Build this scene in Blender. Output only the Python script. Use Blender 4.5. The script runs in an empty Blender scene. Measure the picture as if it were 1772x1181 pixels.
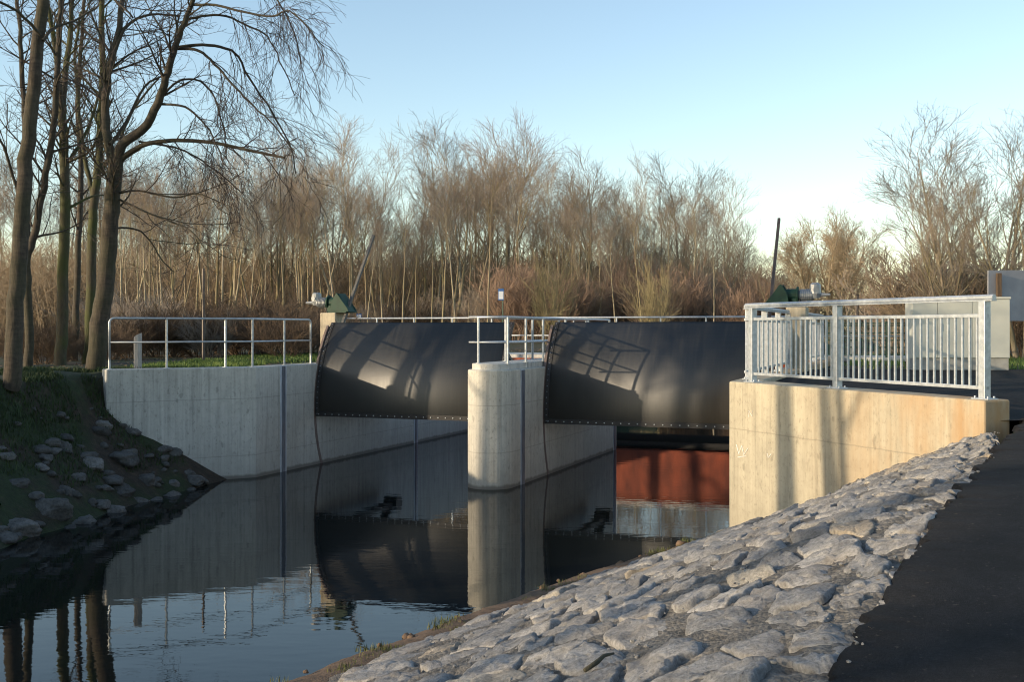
import bpy, bmesh, math, random
from mathutils import Vector, noise
R_ = math.radians
rnd = random.Random(11)
SC = bpy.context.scene
COL = SC.collection

# ------------------------------------------------------------------ camera, sky, sun, exposure
F = 1900.0                       # focal length in photograph pixels (1772 wide)
cam = bpy.data.cameras.new('camera'); cam_o = bpy.data.objects.new('camera', cam); COL.objects.link(cam_o)
cam.sensor_width = 36.0; cam.lens = 36.0 * F / 1772.0
cam.shift_y = -(590.5 - 571.0) / 1772.0
cam.clip_start = 0.05; cam.clip_end = 3000
cam_o.location = (0, 0, 0); cam_o.rotation_euler = (R_(90), 0, 0)
SC.camera = cam_o
SUN_AZ = 22.0; SUN_EL = 12.3
light_dir = Vector((math.cos(R_(SUN_AZ)) * math.cos(R_(SUN_EL)), math.sin(R_(SUN_AZ)) * math.cos(R_(SUN_EL)), -math.sin(R_(SUN_EL))))
w = bpy.data.worlds.new('World'); SC.world = w; w.use_nodes = True
sky = w.node_tree.nodes.new('ShaderNodeTexSky'); sky.sky_type = 'NISHITA'; sky.sun_disc = False
sky.sun_elevation = R_(SUN_EL); sky.sun_rotation = math.atan2(-light_dir.x, -light_dir.y)
sky.air_density = 1.0; sky.dust_density = 0.6; sky.ozone_density = 0.9
bg = w.node_tree.nodes['Background']; bg.inputs[1].default_value = 0.15
w.node_tree.links.new(sky.outputs[0], bg.inputs[0])
sun = bpy.data.lights.new('sun', 'SUN'); sun.energy = 3.0; sun.angle = R_(0.5); sun.color = (1.0, 0.80, 0.55)
sun_o = bpy.data.objects.new('sun', sun); COL.objects.link(sun_o)
sun_o.rotation_euler = light_dir.to_track_quat('-Z', 'Y').to_euler(); sun_o.location = (-30, -12, 20)
SC.view_settings.view_transform = 'Standard'; SC.view_settings.look = 'None'
SC.view_settings.exposure = 0.90; SC.view_settings.gamma = 1.0
SC.cycles.filter_width = 1.1

# ------------------------------------------------------------------ frames
WATER = -3.37; TOP = -0.85; GND = -0.93
PO = Vector((-4.92, 27.4)); G = Vector((0.933, -0.36)); D = Vector((0.36, 0.933))   # weir frame: u across, v downstream
def uv(u, v, z=0.0):
    p = PO + G * u + D * v
    return Vector((p.x, p.y, z))
def to_uv(x, y):
    q = Vector((x, y)) - PO
    return q.dot(G), q.dot(D)
def px(x, y, Y):                 # a point of the photograph at a given distance
    return Vector(((x - 886.0) / F * Y, Y, (571.0 - y) / F * Y))

# ------------------------------------------------------------------ object helpers
def tag(o, label=None, cat=None, group=None, kind=None):
    if label: o['label'] = label
    if cat: o['category'] = cat
    if group: o['group'] = group
    if kind: o['kind'] = kind
    return o
def empty(name, loc, label, cat, group=None):
    o = bpy.data.objects.new(name, None); COL.objects.link(o); o.location = loc
    o.empty_display_size = 0.2
    return tag(o, label, cat, group)
class MB:
    def __init__(s): s.v = []; s.f = []
    def add(s, vs, fs):
        b = len(s.v); s.v.extend([tuple(p) for p in vs]); s.f.extend([tuple(i + b for i in f) for f in fs])
    def box8(s, c):              # eight corners: four low, four high, same winding
        s.add(c, [(3, 2, 1, 0), (4, 5, 6, 7), (0, 1, 5, 4), (1, 2, 6, 5), (2, 3, 7, 6), (3, 0, 4, 7)])
    def box(s, a, b):
        (x0, y0, z0), (x1, y1, z1) = a, b
        s.box8([(x0, y0, z0), (x1, y0, z0), (x1, y1, z0), (x0, y1, z0), (x0, y0, z1), (x1, y0, z1), (x1, y1, z1), (x0, y1, z1)])
    def uvbox(s, u0, u1, v0, v1, z0, z1):
        c = [(u0, v0), (u1, v0), (u1, v1), (u0, v1)]
        s.box8([uv(a, b, z0) for a, b in c] + [uv(a, b, z1) for a, b in c])
    def prism(s, poly, z0, z1):
        n = len(poly)
        z0s = z0 if isinstance(z0, (list, tuple)) else [z0] * n
        s.add([(p[0], p[1], z0s[i]) for i, p in enumerate(poly)] + [(p[0], p[1], z1) for p in poly],
              [tuple(range(n - 1, -1, -1)), tuple(range(n, 2 * n))] + [(i, (i + 1) % n, n + (i + 1) % n, n + i) for i in range(n)])
    def tube(s, pts, rads, sides=8, caps=True):
        n = len(pts); b = len(s.v)
        prev = None
        for i in range(n):
            p = pts[i]
            t = (pts[min(i + 1, n - 1)] - pts[max(i - 1, 0)])
            if t.length < 1e-7: t = Vector((0, 0, 1))
            t.normalize()
            if prev is None:
                ref = Vector((1, 0, 0)) if abs(t.x) < 0.8 else Vector((0, 1, 0))
                a = t.cross(ref).normalized()
            else:
                a = prev - t * prev.dot(t)
                a = a.normalized() if a.length > 1e-6 else t.orthogonal().normalized()
            prev = a; c = t.cross(a); r = rads[i] if not isinstance(rads, (int, float)) else rads
            for k in range(sides):
                q = 2 * math.pi * k / sides
                e = p + a * (r * math.cos(q)) + c * (r * math.sin(q))
                s.v.append((e.x, e.y, e.z))
        for i in range(n - 1):
            for k in range(sides):
                k2 = (k + 1) % sides
                s.f.append((b + i * sides + k, b + i * sides + k2, b + (i + 1) * sides + k2, b + (i + 1) * sides + k))
        if caps:
            s.f.append(tuple(b + k for k in range(sides - 1, -1, -1)))
            s.f.append(tuple(b + (n - 1) * sides + k for k in range(sides)))
    def build(s, name, mat, parent=None, smooth=False, bevel=0.0, origin=None):
        me = bpy.data.meshes.new(name)
        o0 = Vector((0, 0, 0))
        if parent is not None: o0 = parent_world(parent)
        elif origin is not None: o0 = Vector(origin)
        vs = s.v if o0.length == 0 else [(x - o0.x, y - o0.y, z - o0.z) for x, y, z in s.v]
        me.from_pydata(vs, [], s.f); me.validate(); me.update()
        if smooth: me.polygons.foreach_set('use_smooth', [True] * len(me.polygons))
        me.materials.append(mat)
        o = bpy.data.objects.new(name, me); COL.objects.link(o)
        if parent is not None: o.parent = parent
        elif origin is not None: o.location = origin
        if bevel > 0:
            m = o.modifiers.new('bevel', 'BEVEL'); m.width = bevel; m.segments = 2; m.limit_method = 'ANGLE'; m.angle_limit = R_(40)
        return o
def parent_world(o):
    p = Vector(o.location)
    while o.parent is not None:
        o = o.parent; p += Vector(o.location)
    return p
def copy_thing(root, label, loc, rz, sc, group=None):
    r = root.copy(); COL.objects.link(r); r.location = loc; r.rotation_euler = (0, 0, rz); r.scale = sc
    r['label'] = label
    if group: r['group'] = group
    for ch in root.children:
        c = ch.copy(); COL.objects.link(c); c.parent = r
    return r

# ------------------------------------------------------------------ materials
def new_mat(name):
    m = bpy.data.materials.new(name); m.use_nodes = True
    nt = m.node_tree; b = nt.nodes['Principled BSDF']
    return m, nt, b
def nd(nt, typ, **kw):
    n = nt.nodes.new(typ)
    for k, v in kw.items():
        if k in n.inputs: n.inputs[k].default_value = v
        else: setattr(n, k, v)
    return n
def coords(nt, scale=(1, 1, 1), kind='Object', rot=(0, 0, 0)):
    t = nt.nodes.new('ShaderNodeTexCoord'); m = nt.nodes.new('ShaderNodeMapping')
    m.inputs['Scale'].default_value = scale; m.inputs['Rotation'].default_value = rot
    nt.links.new(t.outputs[kind], m.inputs[0]); return m.outputs[0]
def wcoords(nt, scale=(1, 1, 1), rot=(0, 0, 0)):
    t = nt.nodes.new('ShaderNodeNewGeometry'); m = nt.nodes.new('ShaderNodeMapping')
    m.inputs['Scale'].default_value = scale; m.inputs['Rotation'].default_value = rot
    nt.links.new(t.outputs['Position'], m.inputs[0]); return m.outputs[0]
def nz(nt, vec, scale, detail=6.0, rough=0.6, dist=0.0):
    n = nd(nt, 'ShaderNodeTexNoise', Scale=scale, Detail=detail, Roughness=rough, Distortion=dist)
    nt.links.new(vec, n.inputs['Vector']); return n.outputs[0]
def ramp(nt, fac, stops):
    r = nt.nodes.new('ShaderNodeValToRGB'); e = r.color_ramp.elements
    while len(e) < len(stops): e.new(0.5)
    for i, (p, c) in enumerate(stops):
        e[i].position = p; e[i].color = (c[0], c[1], c[2], 1) if isinstance(c, (tuple, list)) else (c, c, c, 1)
    nt.links.new(fac, r.inputs[0]); return r.outputs[0]
def mix(nt, fac, a, b, mode='MIX'):
    m = nt.nodes.new('ShaderNodeMix'); m.data_type = 'RGBA'; m.blend_type = mode
    for val, idx in ((fac, 0), (a, 6), (b, 7)):
        if isinstance(val, (int, float)): m.inputs[idx].default_value = val
        elif isinstance(val, (tuple, list)): m.inputs[idx].default_value = (val[0], val[1], val[2], 1)
        else: nt.links.new(val, m.inputs[idx])
    return m.outputs[2]
def math_(nt, op, a, b=0.0, clamp=False):
    m = nt.nodes.new('ShaderNodeMath'); m.operation = op; m.use_clamp = clamp
    for val, idx in ((a, 0), (b, 1)):
        if isinstance(val, (int, float)): m.inputs[idx].default_value = val
        else: nt.links.new(val, m.inputs[idx])
    return m.outputs[0]
def bump(nt, b, h, strength=0.3, dist=0.02):
    n = nd(nt, 'ShaderNodeBump', Strength=strength, Distance=dist)
    nt.links.new(h, n.inputs['Height']); nt.links.new(n.outputs[0], b.inputs['Normal'])
def simple(name, c0, c1, scale, rough=0.7, metal=0.0, bs=0.2, bd=0.01, stretch=(1, 1, 1), detail=6):
    m, nt, b = new_mat(name)
    v = coords(nt, stretch); n = nz(nt, v, scale, detail)
    nt.links.new(ramp(nt, n, [(0.3, c0), (0.7, c1)]), b.inputs['Base Color'])
    b.inputs['Roughness'].default_value = rough; b.inputs['Metallic'].default_value = metal
    if bs > 0: bump(nt, b, nz(nt, v, scale * 3, 8), bs, bd)
    return m

def concrete(name, base, warm=0.0, lines=(), wet=True, ochre=False, damp=True):
    m, nt, b = new_mat(name)
    p = wcoords(nt)
    big = nz(nt, p, 0.7, 5); mid = nz(nt, p, 5.0, 8, 0.7)
    streak = nz(nt, wcoords(nt, (6, 6, 0.35)), 1.6, 6, 0.65)
    boards = nz(nt, wcoords(nt, (22, 22, 0.25)), 1.0, 3, 0.6)
    lo = tuple(x * 0.70 for x in base); hi = tuple(min(0.8, x * 1.14) for x in base)
    c = mix(nt, big, lo, hi)
    c = mix(nt, 0.6, c, ramp(nt, streak, [(0.28, 0.55), (0.5, 1.0), (0.72, 1.15)]), 'MULTIPLY')
    scuff = ramp(nt, nz(nt, wcoords(nt, (1.2, 1.2, 2.2)), 4.2, 9, 0.8), [(0.56, 0.0), (0.68, 1.0)])
    patch = ramp(nt, nz(nt, p, 1.0, 3, 0.5), [(0.46, 0.0), (0.62, 1.0)])
    c = mix(nt, math_(nt, 'MULTIPLY', math_(nt, 'MULTIPLY', scuff, patch), 0.55), c, tuple(x * 0.42 for x in base))
    c = mix(nt, 0.3, c, ramp(nt, boards, [(0.3, 0.62), (0.7, 1.2)]), 'MULTIPLY')
    speck = nz(nt, wcoords(nt, (1, 1, 0.6)), 22, 5, 0.75)
    c = mix(nt, 0.7, c, ramp(nt, speck, [(0.30, 0.45), (0.45, 1.0), (0.62, 1.0), (0.75, 1.25)]), 'MULTIPLY')
    c = mix(nt, 0.5, c, ramp(nt, mid, [(0.25, 0.6), (0.5, 0.98), (0.8, 1.15)]), 'MULTIPLY')
    pits = ramp(nt, nz(nt, wcoords(nt, (1, 1, 0.5)), 9.0, 3, 0.4), [(0.66, 0.0), (0.73, 1.0)])
    c = mix(nt, math_(nt, 'MULTIPLY', pits, 0.6), c, tuple(x * 0.45 for x in base))
    if ochre:
        n2 = nz(nt, wcoords(nt, (1.5, 1.5, 0.4)), 1.3, 5, 0.65)
        sep = nt.nodes.new('ShaderNodeSeparateXYZ'); nt.links.new(wcoords(nt), sep.inputs[0])
        rust = math_(nt, 'MULTIPLY', math_(nt, 'SUBTRACT', sep.outputs[0], 4.25), 0.62, True)
        k = math_(nt, 'MULTIPLY', ramp(nt, n2, [(0.36, 0.1), (0.60, 1.0)]), rust, True)
        c = mix(nt, k, c, (0.36, 0.215, 0.095))
    sep = nt.nodes.new('ShaderNodeSeparateXYZ'); nt.links.new(wcoords(nt), sep.inputs[0])
    wob = math_(nt, 'MULTIPLY', math_(nt, 'SUBTRACT', nz(nt, wcoords(nt, (1, 1, 0)), 2.6, 6, 0.7), 0.5), 0.16)
    zz = math_(nt, 'ADD', sep.outputs[2], wob)
    for zl in lines:                                        # pour joints
        dlt = math_(nt, 'ABSOLUTE', math_(nt, 'SUBTRACT', math_(nt, 'ADD', sep.outputs[2], math_(nt, 'MULTIPLY', wob, 0.3)), zl))
        k = ramp(nt, dlt, [(0.0, 1.0), (0.014, 0.0)])
        c = mix(nt, math_(nt, 'MULTIPLY', k, math_(nt, 'MULTIPLY', mid, 0.95)), c, tuple(x * 0.33 for x in base))
    if damp:
        k = ramp(nt, math_(nt, 'SUBTRACT', zz, WATER), [(0.0, 1.0), (0.055, 0.92), (0.105, 0.0)])
        c = mix(nt, k, c, (0.055, 0.04, 0.026))
        k2 = ramp(nt, math_(nt, 'SUBTRACT', zz, WATER), [(0.1, 0.45), (0.9, 0.0)])
        c = mix(nt, k2, c, tuple(x * 0.55 for x in base))
    nt.links.new(c, b.inputs['Base Color'])
    b.inputs['Roughness'].default_value = 0.86
    bump(nt, b, mix(nt, 0.5, boards, mid), 0.35, 0.012)
    return m

M = {}
M['conc_left'] = concrete('concrete_left', (0.49, 0.485, 0.45), lines=(-1.56, -2.85))
M['conc_pier'] = concrete('concrete_pier', (0.53, 0.505, 0.44), lines=(-1.6, -2.6))
M['conc_right'] = concrete('concrete_right', (0.435, 0.39, 0.29), lines=(-1.62,), ochre=True)
M['conc_cap'] = concrete('concrete_cap', (0.55, 0.54, 0.50), damp=False)
M['conc_pillar'] = concrete('concrete_pillar', (0.50, 0.44, 0.33), damp=False)
M['galv'] = simple('galvanised_steel', (0.34, 0.37, 0.40), (0.55, 0.585, 0.62), 14, 0.42, 0.55, 0.05, 0.002)
M['joint_edge'] = simple('joint_edge_seal', (0.30, 0.33, 0.38), (0.62, 0.66, 0.72), 5, 0.5, 0.1, 0.1, 0.004, (4, 4, .5))
M['joint_steel'] = simple('joint_steel', (0.10, 0.11, 0.14), (0.24, 0.26, 0.30), 7, 0.5, 0.4, 0.1, 0.004, (4, 4, .4))
M['seal_dark'] = simple('seal_dark', (0.10, 0.07, 0.06), (0.17, 0.13, 0.12), 10, 0.6)
M['green_paint'] = simple('green_paint', (0.002, 0.026, 0.015), (0.004, 0.045, 0.026), 8, 0.65, 0, 0.05, 0.002)
M['motor'] = simple('grey_motor', (0.20, 0.22, 0.24), (0.32, 0.34, 0.36), 12, 0.4, 0.3, 0.05, 0.002)
M['black_steel'] = simple('black_steel', (0.018, 0.018, 0.020), (0.035, 0.033, 0.032), 12, 0.5, 0.2, 0.05, 0.002)
M['rack_steel'] = simple('rack_steel', (0.05, 0.045, 0.045), (0.12, 0.10, 0.09), 20, 0.5, 0.5, 0.1, 0.003)
M['rack_grey'] = simple('rack_grey', (0.07, 0.066, 0.062), (0.13, 0.125, 0.115), 20, 0.7)
M['cabinet'] = simple('cabinet_paint', (0.46, 0.47, 0.42), (0.52, 0.53, 0.47), 2.5, 0.5, 0, 0.03, 0.002)
M['cabinet_base'] = simple('cabinet_base', (0.27, 0.27, 0.25), (0.36, 0.36, 0.33), 5, 0.8)
M['fence_green'] = simple('fence_green', (0.006, 0.04, 0.022), (0.012, 0.06, 0.035), 8, 0.5, 0, 0.0)
M['red_girder'] = simple('red_girder', (0.12, 0.026, 0.012), (0.36, 0.075, 0.028), 2.2, 0.7, 0, 0.2, 0.01, (1, 1, .5), 9)
M['sign_white'] = simple('sign_white', (0.62, 0.66, 0.70), (0.72, 0.75, 0.78), 8, 0.5, 0, 0)
M['sign_blue'] = simple('sign_blue', (0.03, 0.10, 0.30), (0.04, 0.13, 0.36), 8, 0.5, 0, 0)
M['wood_grey'] = simple('weathered_wood', (0.26, 0.24, 0.22), (0.46, 0.43, 0.40), 6, 0.85, 0, 0.4, 0.01, (5, 5, .6))
M['panel_grey'] = simple('grey_panel', (0.26, 0.26, 0.28), (0.36, 0.36, 0.38), 1.4, 0.75)
M['chalk'] = simple('white_paint', (0.62, 0.60, 0.55), (0.72, 0.70, 0.65), 20, 0.8)
M['twig_litter'] = simple('dead_leaf', (0.16, 0.09, 0.04), (0.38, 0.25, 0.13), 3, 0.8, 0, 0)

def gate_mat():
    m, nt, b = new_mat('black_gate_skin')
    p = wcoords(nt)
    rot = wcoords(nt, (1, 1, 1), (0, 0, math.atan2(0.36, 0.933)))
    mp = nt.nodes.new('ShaderNodeMapping'); mp.inputs['Scale'].default_value = (9, 0.4, 0.5); nt.links.new(rot, mp.inputs[0])
    mh = nt.nodes.new('ShaderNodeMapping'); mh.inputs['Scale'].default_value = (0.4, 0.4, 24); nt.links.new(rot, mh.inputs[0])
    s1 = nz(nt, mp.outputs[0], 2.2, 5, 0.65); s2 = nz(nt, mh.outputs[0], 2.0, 4, 0.6); bigs = nz(nt, p, 1.1, 5)
    c = ramp(nt, s1, [(0.25, (0.007, 0.007, 0.007)), (0.5, (0.013, 0.013, 0.0125)), (0.75, (0.025, 0.024, 0.022))])
    c = mix(nt, 0.6, c, ramp(nt, s2, [(0.3, 0.6), (0.7, 1.25)]), 'MULTIPLY')
    c = mix(nt, 0.7, c, ramp(nt, bigs, [(0.3, 0.7), (0.7, 1.3)]), 'MULTIPLY')
    blot = ramp(nt, nz(nt, wcoords(nt, (1, 1, 0.6)), 2.7, 4, 0.6), [(0.70, 0.0), (0.75, 1.0)])
    c = mix(nt, math_(nt, 'MULTIPLY', blot, 0.5), c, (0.008, 0.008, 0.008))
    nt.links.new(c, b.inputs['Base Color'])
    nt.links.new(ramp(nt, s1, [(0.3, 0.44), (0.7, 0.53)]), b.inputs['Roughness']); b.inputs['IOR'].default_value = 1.68
    b.inputs['Anisotropic'].default_value = 0.75                # ribbed along its height: the sheen spreads sideways
    tg = nt.nodes.new('ShaderNodeCombineXYZ'); tg.inputs[0].default_value = 0.933; tg.inputs[1].default_value = -0.36
    nt.links.new(tg.outputs[0], b.inputs['Tangent'])
    bump(nt, b, mix(nt, 0.5, s1, s2), 0.18, 0.006)
    return m
M['gate'] = gate_mat()

def water_mat():
    m, nt, b = new_mat('dark_river_water')
    p = wcoords(nt, (1, 1, 1))
    n1 = nz(nt, wcoords(nt, (1.0, 2.6, 1), (0, 0, 0.2)), 1.6, 3, 0.5); n2 = nz(nt, p, 9.0, 2, 0.5)
    b.inputs['Base Color'].default_value = (0.006, 0.008, 0.008, 1)
    b.inputs['Roughness'].default_value = 0.015; b.inputs['IOR'].default_value = 1.33
    bump(nt, b, math_(nt, 'ADD', n1, math_(nt, 'MULTIPLY', n2, 0.14)), 0.085, 0.02)
    return m
M['water'] = water_mat()

def stone_mat(name, tones, dirt=(0.16, 0.13, 0.10), scale=1.0):
    m, nt, b = new_mat(name)
    p = wcoords(nt); oi = nt.nodes.new('ShaderNodeObjectInfo')
    at = nt.nodes.new('ShaderNodeAttribute'); at.attribute_name = 'tone'
    n1 = nz(nt, p, 6.0 * scale, 8, 0.65); n2 = nz(nt, p, 38 * scale, 6, 0.7); n3 = nz(nt, p, 2.0 * scale, 4)
    c = ramp(nt, at.outputs['Fac'], tones)
    c = mix(nt, 0.9, c, ramp(nt, n1, [(0.25, 0.42), (0.5, 0.95), (0.75, 1.4)]), 'MULTIPLY')
    c = mix(nt, 0.9, c, ramp(nt, n2, [(0.3, 0.45), (0.5, 1.0), (0.7, 1.45)]), 'MULTIPLY')
    c = mix(nt, ramp(nt, n3, [(0.52, 0.0), (0.75, 0.4)]), c, dirt)
    nt.links.new(c, b.inputs['Base Color']); b.inputs['Roughness'].default_value = 0.9
    bump(nt, b, math_(nt, 'ADD', math_(nt, 'MULTIPLY', n1, 1.0), math_(nt, 'MULTIPLY', n2, 0.42)), 0.75, 0.035)
    return m
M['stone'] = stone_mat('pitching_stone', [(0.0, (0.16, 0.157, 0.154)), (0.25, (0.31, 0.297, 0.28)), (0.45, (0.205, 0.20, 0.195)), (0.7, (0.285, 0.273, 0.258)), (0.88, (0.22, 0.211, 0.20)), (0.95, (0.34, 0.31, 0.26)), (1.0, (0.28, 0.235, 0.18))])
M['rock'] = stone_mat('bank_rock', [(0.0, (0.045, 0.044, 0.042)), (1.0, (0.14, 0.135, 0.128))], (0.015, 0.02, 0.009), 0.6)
def mortar_mat():
    m, nt, b = new_mat('rough_mortar')
    p = wcoords(nt)
    n1 = nz(nt, p, 9.0, 8, 0.7); n2 = nz(nt, p, 60, 5, 0.7)
    vo = nd(nt, 'ShaderNodeTexVoronoi', Scale=34.0); nt.links.new(p, vo.inputs['Vector'])
    c = ramp(nt, n1, [(0.25, (0.03, 0.027, 0.023)), (0.5, (0.13, 0.12, 0.107)), (0.75, (0.29, 0.27, 0.24))])
    c = mix(nt, 0.6, c, ramp(nt, n2, [(0.3, 0.55), (0.7, 1.25)]), 'MULTIPLY')
    nt.links.new(c, b.inputs['Base Color']); b.inputs['Roughness'].default_value = 0.95
    bump(nt, b, math_(nt, 'ADD', math_(nt, 'MULTIPLY', vo.outputs['Distance'], -0.5), n1), 0.8, 0.035)
    return m
M['mortar'] = mortar_mat()
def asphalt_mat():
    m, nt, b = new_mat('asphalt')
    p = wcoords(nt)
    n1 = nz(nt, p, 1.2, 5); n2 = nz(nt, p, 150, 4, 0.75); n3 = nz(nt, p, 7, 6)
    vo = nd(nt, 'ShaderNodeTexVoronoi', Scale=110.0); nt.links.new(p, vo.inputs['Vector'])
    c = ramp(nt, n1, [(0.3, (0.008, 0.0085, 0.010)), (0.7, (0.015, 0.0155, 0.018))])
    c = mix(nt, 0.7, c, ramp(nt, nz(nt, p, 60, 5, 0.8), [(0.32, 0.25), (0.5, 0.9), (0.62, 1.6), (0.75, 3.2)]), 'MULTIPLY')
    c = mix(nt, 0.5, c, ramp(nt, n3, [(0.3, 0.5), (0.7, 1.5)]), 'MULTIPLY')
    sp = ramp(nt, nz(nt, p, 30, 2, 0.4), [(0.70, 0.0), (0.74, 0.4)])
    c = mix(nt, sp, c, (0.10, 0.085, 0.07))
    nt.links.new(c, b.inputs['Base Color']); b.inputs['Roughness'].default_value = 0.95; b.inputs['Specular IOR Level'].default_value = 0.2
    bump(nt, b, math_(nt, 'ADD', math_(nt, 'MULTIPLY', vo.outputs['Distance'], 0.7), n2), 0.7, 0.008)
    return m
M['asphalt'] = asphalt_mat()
def ground_mat():
    m, nt, b = new_mat('bank_ground')
    p = wcoords(nt)
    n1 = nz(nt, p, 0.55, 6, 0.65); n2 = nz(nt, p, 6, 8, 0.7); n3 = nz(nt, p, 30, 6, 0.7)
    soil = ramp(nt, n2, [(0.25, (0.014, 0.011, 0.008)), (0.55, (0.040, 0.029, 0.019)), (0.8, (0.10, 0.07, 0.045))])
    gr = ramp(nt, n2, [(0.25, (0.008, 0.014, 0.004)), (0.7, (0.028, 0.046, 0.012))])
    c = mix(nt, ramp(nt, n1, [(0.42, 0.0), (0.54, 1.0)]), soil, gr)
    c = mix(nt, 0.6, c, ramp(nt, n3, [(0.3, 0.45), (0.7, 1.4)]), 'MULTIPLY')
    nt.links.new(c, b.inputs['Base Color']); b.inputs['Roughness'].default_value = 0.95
    bump(nt, b, math_(nt, 'ADD', n2, math_(nt, 'MULTIPLY', n3, 0.4)), 0.9, 0.06)
    return m
M['ground'] = ground_mat()
def bark(name, lo, hi, moss=0.0, mosscol=(0.06, 0.085, 0.02), band=False):
    m, nt, b = new_mat(name)
    p = wcoords(nt)
    n1 = nz(nt, wcoords(nt, (5, 5, 1.2)), 3.0, 8, 0.7); n2 = nz(nt, p, 1.1, 5, 0.6); n3 = nz(nt, wcoords(nt, (2, 2, 9)), 2.4, 5, .6)
    c = ramp(nt, n1, [(0.25, lo), (0.7, hi)])
    if band: c = mix(nt, 0.6, c, ramp(nt, n3, [(0.35, 0.5), (0.65, 1.25)]), 'MULTIPLY')
    c = mix(nt, ramp(nt, n2, [(0.40, 0.0), (0.62, moss)]), c, mosscol)
    nt.links.new(c, b.inputs['Base Color']); b.inputs['Roughness'].default_value = 0.9
    bump(nt, b, n1, 0.7, 0.03)
    return m
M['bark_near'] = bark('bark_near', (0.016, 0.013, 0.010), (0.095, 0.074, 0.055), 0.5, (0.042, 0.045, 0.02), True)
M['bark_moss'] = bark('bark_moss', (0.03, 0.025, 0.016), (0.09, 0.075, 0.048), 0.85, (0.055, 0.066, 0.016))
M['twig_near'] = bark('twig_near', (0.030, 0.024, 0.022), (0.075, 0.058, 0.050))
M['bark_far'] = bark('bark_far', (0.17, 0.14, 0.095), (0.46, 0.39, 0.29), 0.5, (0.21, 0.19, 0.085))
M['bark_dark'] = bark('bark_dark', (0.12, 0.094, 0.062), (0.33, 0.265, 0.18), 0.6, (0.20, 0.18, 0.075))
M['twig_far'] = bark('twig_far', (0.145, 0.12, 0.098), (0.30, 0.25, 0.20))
M['twig_dark'] = bark('twig_dark', (0.14, 0.108, 0.084), (0.28, 0.22, 0.17))
M['twig_red'] = bark('twig_red', (0.15, 0.10, 0.072), (0.31, 0.215, 0.155))
M['twig_brown'] = bark('twig_brown', (0.11, 0.082, 0.055), (0.26, 0.195, 0.135))
M['twig_pale'] = bark('twig_pale', (0.28, 0.21, 0.13), (0.50, 0.39, 0.26))
M['twig_olive'] = bark('twig_olive', (0.13, 0.11, 0.055), (0.26, 0.22, 0.12))
M['under'] = bark('undergrowth_stem', (0.12, 0.09, 0.058), (0.34, 0.26, 0.17))
M['bramble'] = bark('bramble_stem', (0.055, 0.038, 0.026), (0.14, 0.095, 0.06))
def grass_mat(name, lo, hi):
    m, nt, b = new_mat(name)
    n = nz(nt, wcoords(nt), 2.2, 5, 0.7)
    nt.links.new(ramp(nt, n, [(0.3, lo), (0.7, hi)]), b.inputs['Base Color'])
    b.inputs['Roughness'].default_value = 0.75
    return m
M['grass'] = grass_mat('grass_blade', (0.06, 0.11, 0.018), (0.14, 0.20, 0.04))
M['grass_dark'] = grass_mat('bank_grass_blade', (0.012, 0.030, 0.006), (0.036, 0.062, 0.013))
M['grass_dry'] = grass_mat('toe_grass_blade', (0.06, 0.085, 0.02), (0.16, 0.15, 0.05))
M['clod'] = simple('earth_clod', (0.07, 0.045, 0.028), (0.20, 0.13, 0.08), 8, 0.95, 0, 0.6, 0.03)

# ------------------------------------------------------------------ terrain
def interp(x, tab):
    if x <= tab[0][0]: return tab[0][1]
    for (a, fa), (b_, fb) in zip(tab, tab[1:]):
        if x <= b_: return fa + (fb - fa) * (x - a) / (b_ - a)
    return tab[-1][1]
E0 = Vector((-1.5, 0.0)); ED = Vector((0.497, 0.868)); EN = Vector((-0.868, 0.497))     # path edge line and its water side
PATHZ = [(-20, -1.9), (0, -1.72), (5.75, -1.6), (7.3, -1.43), (9.7, -1.26), (12.5, -1.18), (15, -1.12), (18, -0.97), (21, GND)]
TOEW = [(-20, 7.5), (0, 6.3), (6, 5.7), (14.1, 5.1), (18.2, 4.6), (30, 4.6)]
LT = [(-12.0, -40.0), (-10.5, 0.0), (-9.0, 10.0), (-7.9, 16.9), (-7.2, 21.4), (-6.4, 24.6), (-5.4, 28.0)]   # left water line
BANK = [(-6.0, -5.2), (0.0, -3.40), (0.5, -2.95), (1.7, -2.0), (2.4, -1.02), (3.2, -0.93), (60, -0.9)]
Wp = Vector((-8.65, 23.4)); Bp = Vector((uv(0, -2.54).x, uv(0, -2.54).y))
FD = (Bp - Wp).normalized(); FNb = Vector((-FD.y, FD.x))          # along the flared wall; its land side
C1 = Vector((3.58, 18.1)); C2 = Vector((5.68, 13.2)); WD = (C2 - C1).normalized(); WNb = Vector((-WD.y, WD.x))  # land side of the right wing
def left_dist(x, y):             # distance landward of the left water line
    best = 1e9; sgn = 1
    for (ax, ay), (bx, by) in zip(LT, LT[1:]):
        dx, dy = bx - ax, by - ay
        t = max(0, min(1, ((x - ax) * dx + (y - ay) * dy) / (dx * dx + dy * dy)))
        qx, qy = ax + t * dx - x, ay + t * dy - y
        d2 = qx * qx + qy * qy
        if d2 < best:
            best = d2; sgn = 1 if (dx * (y - ay) - dy * (x - ax)) > 0 else -1
    return sgn * math.sqrt(best)
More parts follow.
